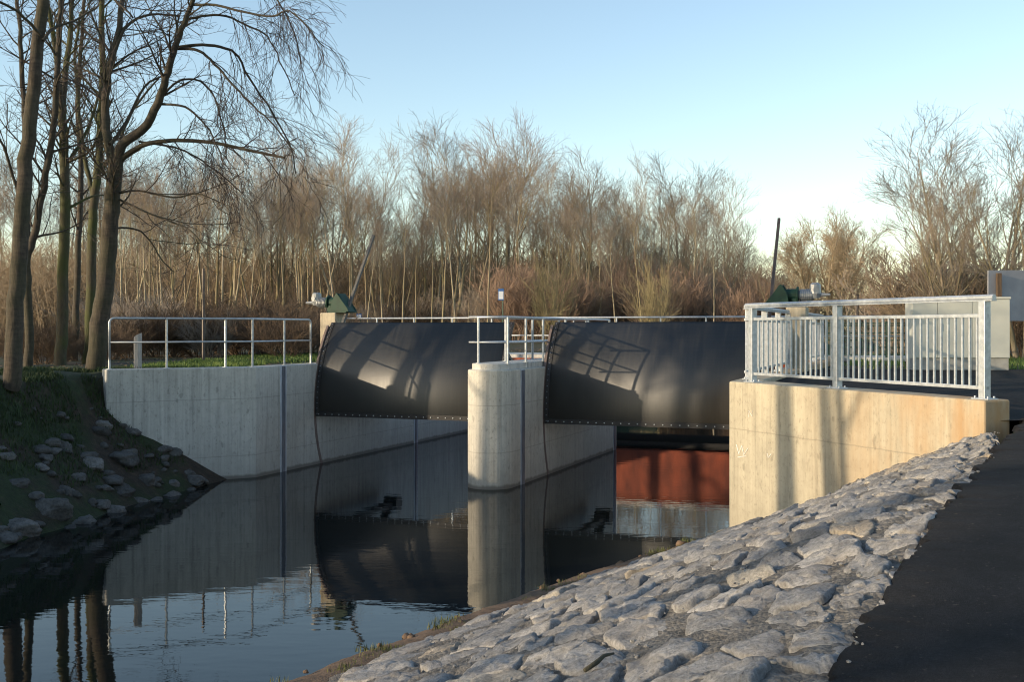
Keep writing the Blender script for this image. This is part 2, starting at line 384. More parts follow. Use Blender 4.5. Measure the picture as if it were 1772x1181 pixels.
def H(x, y):
    u, v = to_uv(x, y)
    behind_flare = (Vector((x, y)) - Wp).dot(FNb) > 0.25 and u < -0.2
    n = 0.05 * noise.noise((x * 0.7, y * 0.7, 0)) + 0.02 * noise.noise((x * 2.3, y * 2.3, 3))
    rwall = (Vector((x, y)) - C1).dot(WNb)
    if v > -2.6 and -0.25 < u < 11.45 and v < 60: return -4.8
    if 5.5 < u < 11.45 and v > -5.75 and rwall > -0.6 - (v + 5.6) * 0: return -4.8
    if u <= 5.5:
        d = left_dist(x, y)
        if behind_flare:
            q = (Vector((x, y)) - Wp).dot(FD)
            if q > 0.02 or v > 0: return -0.93 + n * 0.6
        if v >= -2.6: return -0.93 + n
        if d > -3: return interp(d, BANK) + n * (1.6 if d < 4 else 1)
        return -5.2
    q = Vector((x, y)) - E0; L = q.dot(ED); e = q.dot(EN)
    if u > 11.2 and (v > -5.4) and rwall > 0.2: return GND - 0.06
    if e <= 0.0: return interp(L, PATHZ) - 0.05
    wd = interp(L, TOEW)
    zE = interp(L, PATHZ)
    if e < wd: return zE + (-3.36 - zE) * e / wd - 0.22
    return max(-5.2, -3.36 - 0.22 - (e - wd) * 0.35) if e > wd + 0.9 else -3.58 + 0.0 * n
def axis(lo, hi, a, b, step):    # fine between a and b, growing outside
    xs = [a + i * step for i in range(int(round((b - a) / step)) + 1)]
    s = step
    p = b
    while p < hi: s *= 1.35; p += s; xs.append(min(p, hi))
    s = step; p = a; left = []
    while p > lo: s *= 1.35; p -= s; left.append(max(p, lo))
    return left[::-1] + xs
gx = axis(-900, 900, -13, 15, 0.2); gy = axis(-60, 1800, 3, 42, 0.2)
mb = MB(); mb.v = [(x, y, H(x, y)) for y in gy for x in gx]
nx = len(gx)
mb.f = [(j * nx + i, j * nx + i + 1, (j + 1) * nx + i + 1, (j + 1) * nx + i) for j in range(len(gy) - 1) for i in range(nx - 1)]
tag(mb.build('ground', M['ground'], smooth=True), kind='structure')
def hit(x, y):                   # where the ray of a photograph pixel meets the ground
    Y = 3.0
    while Y < 120:
        p = px(x, y, Y)
        if p.z < H(p.x, p.y): return Vector((p.x, p.y, H(p.x, p.y)))
        Y += 0.04
    return px(x, y, 60)
mb = MB(); mb.add([(-30, -40, WATER), (14, -40, WATER), (40, 75, WATER), (-14, 60, WATER)], [(0, 1, 2, 3)])
tag(mb.build('water', M['water']), kind='structure')
# asphalt path and forecourt
mb = MB()
rows = []
for L in [i * 0.04 for i in range(-100, 528)]:
    row = []
    ne = 0.09 * noise.noise((L * 1.3, 0, 0)) + 0.09 * noise.noise((L * 3.7, 3, 0)) + 0.07 * noise.noise((L * 10, 7, 0)) + 0.04 * noise.noise((L * 23, 2, 0)) - .085
    for e in (ne + .03, ne, -0.5, -1.2, -2.0, -3.5, -9.0):
        p = E0 + ED * L - EN * (-e); row.append((p.x, p.y, interp(L, PATHZ) + (-0.05 if e > ne + .01 else 0.012 if e > -.3 else 0.02)))
    rows.append(row)
for r in rows: mb.v.extend(r)
for j in range(len(rows) - 1):
    for i in range(6): mb.f.append((j * 7 + i + 1, j * 7 + i, (j + 1) * 7 + i, (j + 1) * 7 + i + 1))
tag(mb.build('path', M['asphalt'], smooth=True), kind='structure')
mb = MB()
c2b = C2 + WNb * 0.2; c1b = C1 + WNb * 0.2
far = uv(11.5, 1.4)
pl = [(c2b.x, c2b.y), (13.5, 13.5), (16, 25.6), (far.x, 25.6), (far.x, far.y), (uv(11.5, -5.0).x, uv(11.5, -5.0).y)]
def inside(x, y):
    c = False
    for (x0, y0), (x1, y1) in zip(pl, pl[1:] + pl[:1]):
        if (y0 > y) != (y1 > y) and x < (x1 - x0) * (y - y0) / (y1 - y0) + x0: c = not c
    return c
st = 0.1
for i in range(int(13 / st)):
    for j in range(int(13 / st)):
        x, y = 3.5 + i * st, 13.0 + j * st
        if inside(x + st / 2, y + st / 2):
            mb.add([(a, b_, interp((Vector((a, b_)) - E0).dot(ED), PATHZ) + 0.004) for a, b_ in ((x, y), (x + st, y), (x + st, y + st), (x, y + st))], [(0, 1, 2, 3)])
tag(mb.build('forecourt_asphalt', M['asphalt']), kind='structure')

# ------------------------------------------------------------------ concrete walls and pier
def strip_along(mb, a, b, off, wid, z0, z1):
    pass
wl = empty('retaining_wall', uv(0, -2.5, WATER), 'pale concrete retaining wall with flared end at the left bank', 'wall')
mb = MB()
We = Wp; Wb = Wp + FNb * 0.5; Bb = uv(-0.5, -2.3)
mb.prism([(We.x, We.y), (Bp.x, Bp.y), tuple(uv(0, 14)[:2]), tuple(uv(-0.5, 14)[:2]), (Bb.x, Bb.y), (Wb.x, Wb.y)], -4.7, TOP)
mb.build('wall_body', M['conc_left'], wl, bevel=0.025)
for v in (-1.43, 5.7, 11.0):
    mb = MB(); mb.uvbox(-0.05, 0.012, v - 0.13, v + 0.13, -4.2, TOP - 0.01); js = mb.build('joint_strip', M['joint_edge'], wl)
    mb = MB(); mb.uvbox(-0.05, 0.03, v - 0.07, v + 0.06, -4.2, TOP - 0.02); mb.build('steel_cover', M['joint_steel'], js)
GR, GZ = 3.3, -1.95              # gate radius and hinge height
def arc(u, a0, a1, n, r=GR):
    return [uv(u, GR - r * math.cos(a0 + (a1 - a0) * i / n), GZ + r * math.sin(a0 + (a1 - a0) * i / n)) for i in range(n + 1)]
def track(u0, u1, parent):       # curved seal track on a wall face
    mb = MB(); n = 14; a0, a1 = R_(-40), R_(38)
    A = arc(u0, a0, a1, n, GR + 0.05); B = arc(u0, a0, a1, n, GR - 0.05); Cc = arc(u1, a0, a1, n, GR + 0.05); Dd = arc(u1, a0, a1, n, GR - 0.05)
    for i in range(n):
        mb.box8([A[i], B[i], Dd[i], Cc[i], A[i + 1], B[i + 1], Dd[i + 1], Cc[i + 1]])
    mb.build('seal_track', M['seal_dark'], parent)
track(-0.05, 0.006, wl)

pr = empty('concrete_pier', uv(5.55, -2.0, WATER), 'round nosed concrete pier standing in the water between both gates', 'pier')
PU0, PU1, PV0, PV1 = 5.05, 6.05, -1.96, 6.2
def pier_poly(ins, v1):
    r = 0.5 - ins
    pts = [tuple(uv(5.55 - r * math.cos(math.pi * i / 20), PV0 - r * math.sin(math.pi * i / 20))[:2]) for i in range(21)]
    return pts + [tuple(uv(5.55 + r, v1)[:2]), tuple(uv(5.55 - r, v1)[:2])]
mb = MB(); mb.prism(pier_poly(0, PV1), -4.7, TOP); mb.build('pier_body', M['conc_pier'], pr, bevel=0.03)
mb = MB(); mb.prism(pier_poly(0.09, PV1 - 0.2), TOP - 0.05, TOP + 0.13); mb.build('kerb_cap', M['conc_cap'], pr, bevel=0.02)
for v in (-1.38, 5.95):
    mb = MB(); mb.uvbox(PU1 - 0.04, PU1 + 0.012, v - 0.12, v + 0.12, -4.2, TOP - 0.02); js = mb.build('joint_strip', M['joint_edge'], pr)
    mb = MB(); mb.uvbox(PU1 - 0.04, PU1 + 0.03, v - 0.09, v + 0.08, -4.2, TOP - 0.03); mb.build('steel_cover', M['joint_steel'], js)
track(PU1 - 0.05, PU1 + 0.006, pr)

RU = 11.25
wr = empty('abutment_wall', (C1.x, C1.y, WATER), 'sunlit ochre stained concrete wing wall at the foot of the stone slope', 'wall')
mb = MB()
C2b = C2 + WNb * 0.42; 
c1i = uv(RU + 0.5, -5.2)
mb.prism([(C1.x, C1.y), (C2.x, C2.y), (C2b.x, C2b.y), (c1i.x, c1i.y), tuple(uv(RU + 0.5, 14)[:2]), tuple(uv(RU, 14)[:2])], -4.7, TOP)
mb.v = [tuple(v) for v in mb.v]
mb.build('wall_body', M['conc_right'], wr, bevel=0.025)
def wallpt(x, y, off=0.004):     # a point of the photograph on the wing wall face
    t = (x - 886) / F
    s = (t * C1.y - C1.x) / (WD.x - t * WD.y)
    p = C1 + WD * s
    q = p - WNb * off
    return Vector((q.x, q.y, (571 - y) / F * p.y))
mb = MB()
for seg in ([(1275, 770), (1279, 786)], [(1279, 786), (1284, 772)], [(1284, 772), (1288, 788), (1295, 776)], [(1277, 792), (1291, 790)], [(1296, 722), (1296, 711), (1302, 721), (1302, 711)], [(1328, 785), (1330, 793), (1335, 786)]):
    mb.tube([wallpt(*q) for q in seg], 0.008 if seg[0][1] > 740 else 0.005, 4)
mb.build('paint_mark', M['chalk'], wr)

# ------------------------------------------------------------------ gates
def gate(u0, u1, label):
    g = empty('radial_gate', uv((u0 + u1) / 2, 0, -2.15), label, 'weir gate', 'radial weir gates')
    a0, a1, n = R_(-3.6), R_(40.2), 36
    mb = MB(); A = arc(u0, a0, a1, n); B = arc(u1, a0, a1, n); A2 = arc(u0, a0, a1, n, GR - 0.05); B2 = arc(u1, a0, a1, n, GR - 0.05)
    b = 0
    mb.v = [tuple(p) for p in A + B + A2 + B2]; k = n + 1
    for i in range(n):
        mb.f += [(i, k + i, k + i + 1, i + 1), (2 * k + i, 2 * k + i + 1, 3 * k + i + 1, 3 * k + i), (i, i + 1, 2 * k + i + 1, 2 * k + i), (k + i, 3 * k + i, 3 * k + i + 1, k + i + 1)]
    mb.f += [(0, 2 * k, 3 * k, k), (n, k + n, 3 * k + n, 2 * k + n)]
    o = mb.build('skin_plate', M['gate'], g, smooth=False)
    for p in o.data.polygons: p.use_smooth = p.index < 4 * n and p.index % 4 in (0, 1)
    # sealing strips with their bolt heads
    for (ua, ub) in ((u0 + 0.004, u0 + 0.10), (u1 - 0.10, u1 - 0.004)):
        mb = MB(); P1 = arc(ua, a0, a1, 24, GR + 0.012); P2 = arc(ub, a0, a1, 24, GR + 0.012); P3 = arc(ua, a0, a1, 24, GR - 0.01); P4 = arc(ub, a0, a1, 24, GR - 0.01)
        for i in range(24): mb.box8([P1[i], P2[i], P4[i], P3[i], P1[i + 1], P2[i + 1], P4[i + 1], P3[i + 1]])
        s = mb.build('side_seal', M['black_steel'], g)
        um = (ua + ub) / 2
        for i in range(19):
            bm_ = MB()
            a = a0 + (a1 - a0) * (i + .5) / 19
            c = uv(um, GR - (GR + .012) * math.cos(a), GZ + (GR + .012) * math.sin(a)); d = (uv(um, GR - (GR + .04) * math.cos(a), GZ + (GR + .04) * math.sin(a)) - c).normalized()
            bm_.tube([c, c + d * 0.018], 0.013, 6); bm_.build('bolt', M['joint_steel'], s)
    mb = MB(); ab = R_(-1.6)
    P1 = [uv(u0 + .1, GR - (GR + .014) * math.cos(a), GZ + (GR + .014) * math.sin(a)) for a in (a0, ab)]; P2 = [uv(u1 - .1, GR - (GR + .014) * math.cos(a), GZ + (GR + .014) * math.sin(a)) for a in (a0, ab)]
    P3 = [uv(u0 + .1, GR - (GR - .01) * math.cos(a), GZ + (GR - .01) * math.sin(a)) for a in (a0, ab)]; P4 = [uv(u1 - .1, GR - (GR - .01) * math.cos(a), GZ + (GR - .01) * math.sin(a)) for a in (a0, ab)]
    mb.box8([P1[0], P2[0], P4[0], P3[0], P1[1], P2[1], P4[1], P3[1]])
    s = mb.build('bottom_seal', M['black_steel'], g)
    n = int((u1 - u0) / 0.19)
    for i in range(n):
        bm_ = MB(); um = u0 + (u1 - u0) * (i + .5) / n; a = R_(-2.6)
        c = uv(um, GR - (GR + .012) * math.cos(a), GZ + (GR + .012) * math.sin(a)); bm_.tube([c, c - Vector((D.x, D.y, 0)) * 0.018], 0.014, 6); bm_.build('bolt', M['galv'], s)
    for um in (u0 + 0.45, u1 - 0.45):                      # arms back to the hinge
        mb = MB(); hz = uv(um, GR, GZ)
        for a in (R_(2), R_(34)):
            c = uv(um, GR - (GR - .05) * math.cos(a), GZ + (GR - .05) * math.sin(a)); mb.tube([c, hz], [0.10, 0.13], 6)
        mb.tube([uv(um - .2, GR, GZ), uv(um + .2, GR, GZ)], 0.2, 12)
        mb.build('gate_arm', M['black_steel'], g)
    return g
gate(0.02, PU0 - 0.02, 'black curved weir gate between the left bank wall and the pier')
gate(PU1 + 0.02, RU - 0.02, 'black curved weir gate between the pier and the wing wall')

# ------------------------------------------------------------------ pillars and hoists
def pillar(u0, u1, v0, v1, ztop, label):
    mb = MB(); mb.uvbox(u0, u1, v0, v1, TOP - 0.3, ztop); 
    o = mb.build('concrete_pillar', M['conc_pillar'], bevel=0.02); return tag(o, label, 'pillar', 'hoist pillars')
pillar(-0.45, 0.0, 1.0, 1.55, 0.44, 'square concrete pillar carrying the hoist with grey motor on its left')
pillar(RU + 0.12, RU + 0.55, 1.0, 1.55, 0.50, 'square concrete pillar behind the baluster railing carrying a hoist')
def hoist(ub, sgn, ztop, label, bar_mat):
    # bracket over the channel edge, motor on the land side (sgn -1 = toward smaller u)
    h = empty('gate_hoist', uv(ub, 1.3, ztop), label, 'hoist', 'gate hoists')
    def q(a, v, z): return uv(ub + sgn * a, v, ztop + z)
    mb = MB()
    c = [(-0.28, 1.02), (0.22, 1.02), (0.22, 1.6), (-0.28, 1.6)]
    mb.box8([q(a, v, 0.0) for a, v in c] + [q(a, v, 0.03) for a, v in c]); mb.build('base_plate', M['green_paint'], h)
    mb = MB()                                               # gusset shaped bracket: triangle in the u-z plane
    tri = [(-0.34, 0.03), (0.20, 0.03), (0.16, 0.30), (0.02, 0.52), (-0.30, 0.12)]
    for v0, v1 in ((1.05, 1.09), (1.46, 1.50)):
        n = len(tri); mb.add([q(a, v0, z) for a, z in tri] + [q(a, v1, z) for a, z in tri], [tuple(range(n - 1, -1, -1)), tuple(range(n, 2 * n))] + [(i, (i + 1) % n, n + (i + 1) % n, n + i) for i in range(n)])
    mb.box8([q(a, v, 0.02) for a, v in ((-.34, 1.09), (-.30, 1.09), (-.30, 1.46), (-.34, 1.46))] + [q(a, v, 0.50) for a, v in ((-.02, 1.09), (.02, 1.09), (.02, 1.46), (-.02, 1.46))])
    mb.build('bracket', M['green_paint'], h, bevel=0.006)
    mb = MB(); mb.tube([q(0.1, 1.28, 0.27), q(0.34, 1.28, 0.27)], 0.14, 14); mb.tube([q(0.34, 1.28, 0.27), q(0.38, 1.28, 0.27)], 0.19, 14)
    mb.box8([q(a, v, 0.0) for a, v in ((.24, 1.15), (.36, 1.15), (.36, 1.42), (.24, 1.42))] + [q(a, v, 0.2) for a, v in ((.24, 1.15), (.36, 1.15), (.36, 1.42), (.24, 1.42))])
    mb.build('gearbox', M['green_paint'], h, bevel=0.006)
    mb = MB(); mb.tube([q(0.38, 1.28, 0.27), q(0.42, 1.28, 0.27), q(0.68, 1.28, 0.27), q(0.72, 1.28, 0.27)], [0.10, 0.125, 0.125, 0.10], 14)
    for k in range(6): mb.tube([q(0.44 + k * .04, 1.28, 0.27), q(0.455 + k * .04, 1.28, 0.27)], 0.14, 14)
    mb.build('motor', M['motor'], h)
    mb = MB(); mb.tube([q(0.74, 1.28, 0.20), q(0.74, 1.28, 0.30), q(0.74, 1.28, 0.50), q(0.74, 1.28, 0.54)], [0.10, 0.13, 0.12, 0.07], 12)
    mb.tube([q(0.74, 1.28, 0.38), q(0.78, 1.16, 0.38)], 0.07, 10)
    mb.build('control_head', M['motor'], h)
    mb = MB(); mb.tube([q(0.78, 1.28, 0.27), q(1.06, 1.28, 0.27)], [0.05, 0.028], 8); mb.build('hand_shaft', M['motor'], h)
    mb = MB(); mb.tube([q(0.44, 1.2, 0.16), q(0.3, 1.1, -0.06), q(0.1, 1.03, -0.03), q(0.0, 1.02, -0.25)], 0.012, 5); mb.build('cable', M['black_steel'], h)
    mb = MB()                                               # toothed rack bar leaning downstream
    a = q(-0.22, 0.72, -0.62); e = q(-0.22, 2.62, 2.12); ax = (e - a).normalized(); sd = Vector((G.x, G.y, 0)); nn = ax.cross(sd).normalized()
    def bar(p0, p1, w0, w1):
        mb.box8([p0 - sd * w0 - nn * w1, p0 + sd * w0 - nn * w1, p0 + sd * w0 + nn * w1, p0 - sd * w0 + nn * w1, p1 - sd * w0 - nn * w1, p1 + sd * w0 - nn * w1, p1 + sd * w0 + nn * w1, p1 - sd * w0 + nn * w1])
    bar(a, e, 0.032, 0.032)
    Ln = (e - a).length; k = 0.05
    while k < Ln: bar(a + ax * k + nn * 0.038, a + ax * (k + 0.025) + nn * 0.038, 0.028, 0.012); k += 0.05
    mb.build('rack_bar', bar_mat, h)
hoist(0.02, -1, 0.44, 'green and grey gate hoist on the left pillar, rack bar leaning right', M['rack_grey'])
hoist(RU - 0.02, 1, 0.50, 'green gate hoist with grey motor and tall dark rack bar behind the baluster railing', M['rack_steel'])

# ------------------------------------------------------------------ railings
def pipe_path(mb, pts, r, sides=8, bend=0.0):
    if bend <= 0 or len(pts) < 3: mb.tube(pts, r, sides); return
    out = [pts[0]]
    for i in range(1, len(pts) - 1):
        a = (pts[i - 1] - pts[i]); b = (pts[i + 1] - pts[i]); k = min(bend, a.length * .45, b.length * .45)
        p0 = pts[i] + a.normalized() * k; p1 = pts[i] + b.normalized() * k
        for j in range(6):
            t = j / 5; out.append(p0 * (1 - t) ** 2 + pts[i] * 2 * t * (1 - t) + p1 * t * t)
    out.append(pts[-1]); mb.tube(out, r, sides)
def up(p, z): return Vector((p.x, p.y, z))
rl = empty('pipe_railing', up(Wp, TOP), 'galvanised two bar pipe railing along the flared left wall', 'railing')
def flare_pt(f): p = Wp + (Bp - Wp) * f + FNb * 0.18; return Vector((p.x, p.y, TOP))
posts = [flare_pt(0.03), flare_pt(0.40), flare_pt(0.80), uv(-0.18, -2.42, TOP), uv(-0.18, -1.1, TOP), uv(-0.18, 0.1, TOP)]
zt, zm = TOP + 1.1, TOP + 0.58
mb = MB(); bendp = uv(-0.18, -2.5, 0)
line = [up(posts[0], zt), up(bendp, zt), up(posts[-1], zt)]
pipe_path(mb, [up(posts[0], TOP + 0.2), up(posts[0], zt), up(bendp, zt), up(posts[-1], zt), up(posts[-1], TOP + 0.2)], 0.026, 8, 0.12); mb.build('top_rail', M['galv'], rl, smooth=True)
mb = MB(); pipe_path(mb, [up(posts[0], zm), up(bendp, zm), up(posts[-1], zm)], 0.019, 8); mb.build('mid_rail', M['galv'], rl, smooth=True)
for i, p in enumerate(posts):
    mb = MB(); mb.tube([up(p, TOP - 0.01), up(p, zt if 0 < i < 5 else TOP + 0.25)], 0.026, 8); mb.tube([up(p, TOP - 0.01), up(p, TOP + 0.012)], 0.07, 10); mb.build('post', M['galv'], rl)

rp = empty('pier_railing', uv(5.55, -2.0, TOP + .13), 'galvanised pipe railing round the kerb cap of the middle pier', 'railing')
zb = TOP + 0.13; zt, zm = TOP + 1.12, TOP + 0.58
ul, ur = 5.27, 5.95
for nm, z, r in (('top_rail', zt, 0.026), ('mid_rail', zm, 0.02)):
    mb = MB(); mb.tube([uv(ul, 5.8, z), uv(ul, -2.0, z)], r, 8); mb.tube([uv(ur, 5.8, z), uv(ur, -2.0, z)], r, 8)
    mb.tube([uv(ul - 0.22, -2.0, z), uv(ur, -2.0, z)], r, 8); mb.build(nm, M['galv'], rp, smooth=True)
for u, v in ((ul, -2.0), (ul, -0.4), (ul, 1.4), (ul, 3.4), (ul, 5.8), (ur, -2.0), (ur, -0.9), (ur, 0.25), (ur, 1.9), (ur, 3.8), (ur, 5.8)):
    mb = MB(); mb.tube([uv(u, v, zb - 0.02 if u < 5.9 else TOP - 0.01), uv(u, v, zt)], 0.028, 8); mb.tube([uv(u, v, zb - 0.01), uv(u, v, zb + 0.012)], 0.06, 10); mb.build('post', M['galv'], rp)

def baluster_railing(a, b, posts, label, z0, group, ends=(0.0, 0.0), pw=0.05):
    dv = (b - a); Ln = dv.length; dv = dv / Ln; nv = Vector((-dv.y, dv.x))
    r = empty('baluster_railing', Vector((a.x, a.y, z0)), label, 'railing', group)
    def P(s, o, z): q = a + dv * s + nv * o; return Vector((q.x, q.y, z0 + z))
    def bar(mb, s0, s1, o, hw, za, zb):
        mb.box8([P(s0, o - hw, za), P(s1, o - hw, za), P(s1, o + hw, za), P(s0, o + hw, za), P(s0, o - hw, zb), P(s1, o - hw, zb), P(s1, o + hw, zb), P(s0, o + hw, zb)])
    mb = MB(); bar(mb, -ends[0], Ln + ends[1], 0, 0.045, 1.20, 1.213); mb.tube([P(-ends[0], 0, 1.245), P(Ln + ends[1], 0, 1.245)], 0.036, 10); mb.build('hand_rail', M['galv'], r)
    mb = MB(); bar(mb, -0.05, Ln, 0, 0.02, 1.00, 1.045); mb.build('upper_rail', M['galv'], r, bevel=0.004)
    mb = MB(); bar(mb, -0.05, Ln, 0, 0.02, 0.115, 0.16); mb.build('lower_rail', M['galv'], r, bevel=0.004)
    for s in posts:
        mb = MB(); w_ = pw; bar(mb, s - w_, s + w_, 0, w_, 0.012, 1.20); bar(mb, s - 0.13, s + 0.13, 0, 0.09, -0.01, 0.014)
        for ds in (-0.1, 0.1): mb.tube([P(s + ds, 0.05, 0.01), P(s + ds, 0.05, 0.04)], 0.014, 6); mb.tube([P(s + ds, -0.05, 0.01), P(s + ds, -0.05, 0.04)], 0.014, 6)
        mb.build('post', M['galv'], r, bevel=0.004)
    s = 0.03
    while s < Ln - 0.02:
        if min(abs(s - q) for q in posts) > pw + 0.02:
            mb = MB(); bar(mb, s - 0.0125, s + 0.0125, 0, 0.0125, 0.16, 1.00); mb.build('baluster', M['galv'], r)
        s += 0.118
    return r
a = C1 + WD * 0.30 + WNb * 0.18; b_ = C2 - WD * 0.12 + WNb * 0.18
baluster_railing(a, b_, [0.10, (b_ - a).length * 0.44, (b_ - a).length - 0.05], 'sunlit galvanised baluster railing on the ochre stained wing wall', TOP, 'baluster railings', (0.08, 0.10))
a2 = Vector(uv(RU + 0.2, -5.0)[:2]); b2 = Vector(uv(RU + 0.2, 0.75)[:2])
baluster_railing(a2, b2, [0.3, 2.2, 4.1, (b2 - a2).length - 0.05], 'galvanised baluster railing running back from the wing wall corner to the hoist', TOP, 'baluster railings')
a3 = Vector(uv(RU + 0.2, 2.0)[:2]); b3 = Vector(uv(RU + 0.2, 8.5)[:2])
baluster_railing(a3, b3, [0.05, 2.2, 4.3, (b3 - a3).length - 0.05], 'galvanised baluster railing behind the hoist pillar leading to the footbridge', TOP, 'baluster railings')

# ------------------------------------------------------------------ footbridge downstream
br = empty('foot_bridge', uv(5.6, 12, WATER), 'footbridge with red girder downstream, seen mirrored in the water under the gate', 'bridge')
mb = MB(); mb.uvbox(-0.6, 11.9, 12.0, 12.12, -2.75, -0.98); mb.uvbox(-0.6, 11.9, 11.9, 12.0, -1.06, -0.98); mb.uvbox(-0.6, 11.9, 11.9, 12.0, -2.75, -2.68); mb.build('girder', M['red_girder'], br)
mb = MB(); mb.uvbox(-6.5, 14.5, 12.12, 15.0, -0.98, -0.86); mb.build('deck', M['conc_cap'], br)
mb = MB(); mb.uvbox(-0.6, 11.9, 12.14, 14.9, -3.0, -0.99); mb.build('under_beam', M['black_steel'], br)
fr = empty('bridge_railing', uv(5.6, 12.2, -0.86), 'long galvanised railing of the footbridge showing just above the gate tops', 'railing')
for nm, z, r in (('top_rail', 0.42, 0.03), ('mid_rail', -0.2, 0.02)):
    mb = MB(); mb.tube([uv(-6.3, 12.2, z), uv(13.5, 12.2, z)], r, 8); mb.build(nm, M['galv'], fr, smooth=True)
for i in range(14):
    u = -6.3 + i * 1.5231
    mb = MB(); mb.tube([uv(u, 12.2, -0.87), uv(u, 12.2, 0.42)], 0.028, 8); mb.build('post', M['galv'], fr)

# ------------------------------------------------------------------ cabinet, fence, sign, posts, panel
cb_o = Vector((9.2, 25.25, GND)); cdir = Vector((0.999, -0.035)); cn = Vector((-0.035, -0.999))
cb = empty('electrical_cabinet', cb_o, 'pale grey three door switch cabinet on the asphalt behind the railing', 'cabinet')
def CP(s, o, z): return Vector((cb_o.x + cdir.x * s - cn.x * o, cb_o.y + cdir.y * s - cn.y * o, z))
def cbox(mb, s0, s1, o0, o1, z0, z1): mb.box8([CP(s, o, z) for z in (z0, z1) for s, o in ((s0, o0), (s1, o0), (s1, o1), (s0, o1))])
mb = MB(); cbox(mb, 0.0, 2.22, 0.02, 0.5, -0.66, 0.70); cbox(mb, -0.02, 2.24, -0.012, 0.53, 0.703, 0.755); mb.build('cabinet_body', M['cabinet'], cb, bevel=0.006)
mb = MB(); cbox(mb, 0.02, 2.20, 0.03, 0.48, GND - 0.02, -0.664); cbox(mb, 0.74, 0.748, 0.02, 0.04, GND, -0.67); cbox(mb, 1.36, 1.368, 0.02, 0.04, GND, -0.67); mb.build('plinth', M['cabinet_base'], cb)
for s0, s1, hs in ((0.008, 0.575, None), (0.585, 1.372, 0.52), (1.382, 2.212, 1.46)):
    mb = MB(); cbox(mb, s0, s1, -0.008, 0.022, -0.645, 0.69); d = mb.build('door', M['cabinet'], cb, bevel=0.004)
    if hs:
        hh = hs if hs > 1 else 0.63
        mb = MB(); cbox(mb, hh, hh + 0.045, -0.03, -0.007, -0.03, 0.14); mb.build('handle', M['black_steel'], d, bevel=0.004)
fe = empty('mesh_fence', (10.0, 34, GND), 'low dark green bar fence on the grass behind the railing', 'fence')
fx0, fx1 = 9.9, 13.4
def fy(x): return 34.5 - (x - 9.9) * 0.2
for k in range(3):
    x = fx0 + (fx1 - fx0) * k / 2; mb = MB(); mb.box((x - .03, fy(x) - .03, GND - .05), (x + .03, fy(x) + .03, 0.25)); mb.build('post', M['fence_green'], fe)
mb = MB()
for z in (-0.78, -0.55, -0.33, -0.1, 0.13, 0.2): mb.tube([Vector((fx0, fy(fx0) - .035, z)), Vector((fx1, fy(fx1) - .035, z))], 0.018, 6)
k = fx0 + 0.05
while k < fx1: mb.tube([Vector((k, fy(k) - .06, -0.82)), Vector((k, fy(k) - .06, 0.21))], 0.007, 4); k += 0.07
mb.build('bar_panel', M['fence_green'], fe)

def sign(x, ytop, ybot, wpx, Y, label, blue=True):
    a = px(x, ytop, Y); c = px(x, ybot, Y); hw = wpx / 2 / F * Y
    s = empty('notice_sign', (a.x, Y, GND), label, 'sign')
    mb = MB(); mb.box((a.x - hw, Y - .012, c.z), (a.x + hw, Y + .012, a.z)); pn = mb.build('sign_panel', M['sign_blue'], s, bevel=.004)
    mb = MB(); h = a.z - c.z
    mb.box((a.x - hw * .82, Y - .018, c.z + h * .10), (a.x + hw * .82, Y - .0125, c.z + h * .78)); mb.build('sign_face', M['sign_white'], pn)
    mb = MB(); mb.tube([Vector((a.x + hw * .6, Y + .05, GND - .1)), Vector((a.x + hw * .6, Y + .05, a.z + .02))], .03, 8); mb.build('post', M['fence_green'], s)
sign(867, 500, 520, 10, 46, 'small white and blue notice sign on a green post before the wood')
sign(621, 543, 553, 9, 42, 'tiny white and blue sign board just right of the left hoist pillar')

mb = MB(); p = Vector((-8.35, 24.5, 0)); mb.prism([(p.x + .09 * math.cos(k * math.pi / 5), p.y + .09 * math.sin(k * math.pi / 5)) for k in range(10)], -1.0, -0.12)
mb.v = [(x, y, z + (0.05 * (x - p.x) / .09 if z > -.5 else 0)) for x, y, z in mb.v]
tag(mb.build('wooden_post', M['wood_grey'], bevel=0.01, origin=(p.x, p.y, -0.93)), 'pale weathered wooden stump post behind the left pipe railing', 'post')
a = px(352, 465, 31); mb = MB(); mb.tube([Vector((a.x, a.y, -1.0)), Vector((a.x, a.y, a.z))], 0.035, 8); mb.tube([Vector((a.x, a.y, -0.95)), Vector((a.x, a.y, 0.3))], 0.045, 8)
tag(mb.build('marker_pole', M['rack_steel'], origin=(a.x, a.y, -0.93)), 'thin tall dark grey pole on the grass behind the left railing', 'pole')
a = px(1484, 511, 40); mb = MB(); mb.tube([Vector((a.x, a.y, -1.0)), a], 0.04, 8); mb.box((a.x - .06, a.y - .06, a.z), (a.x + .06, a.y + .06, a.z + .03))
tag(mb.build('marker_post', M['rack_steel'], origin=(a.x, a.y, -0.93)), 'short dark post showing above the middle of the baluster railing', 'post')
hp = empty('board_hoarding', (13.6, 31, GND), 'tall grey board hoarding at the right edge behind the cabinet', 'hoarding')
mb = MB(); mb.add([(13.45, 31, 0.25), (22, 33.5, 0.25), (22, 33.56, 0.25), (13.45, 31.06, 0.25), (13.45, 31, 1.68), (22, 33.5, 1.85), (22, 33.56, 1.85), (13.45, 31.06, 1.68)], [(3, 2, 1, 0), (4, 5, 6, 7), (0, 1, 5, 4), (1, 2, 6, 5), (2, 3, 7, 6), (3, 0, 4, 7)])
mb.build('board', M['panel_grey'], hp)
for x in (13.75, 17.0, 20.5):
    y = 31 + (x - 13.45) * 0.2924 - .07; mb = MB(); mb.box((x - .06, y - .06, GND - .1), (x + .06, y + .04, 1.6)); mb.build('post', M['bramble'], hp)

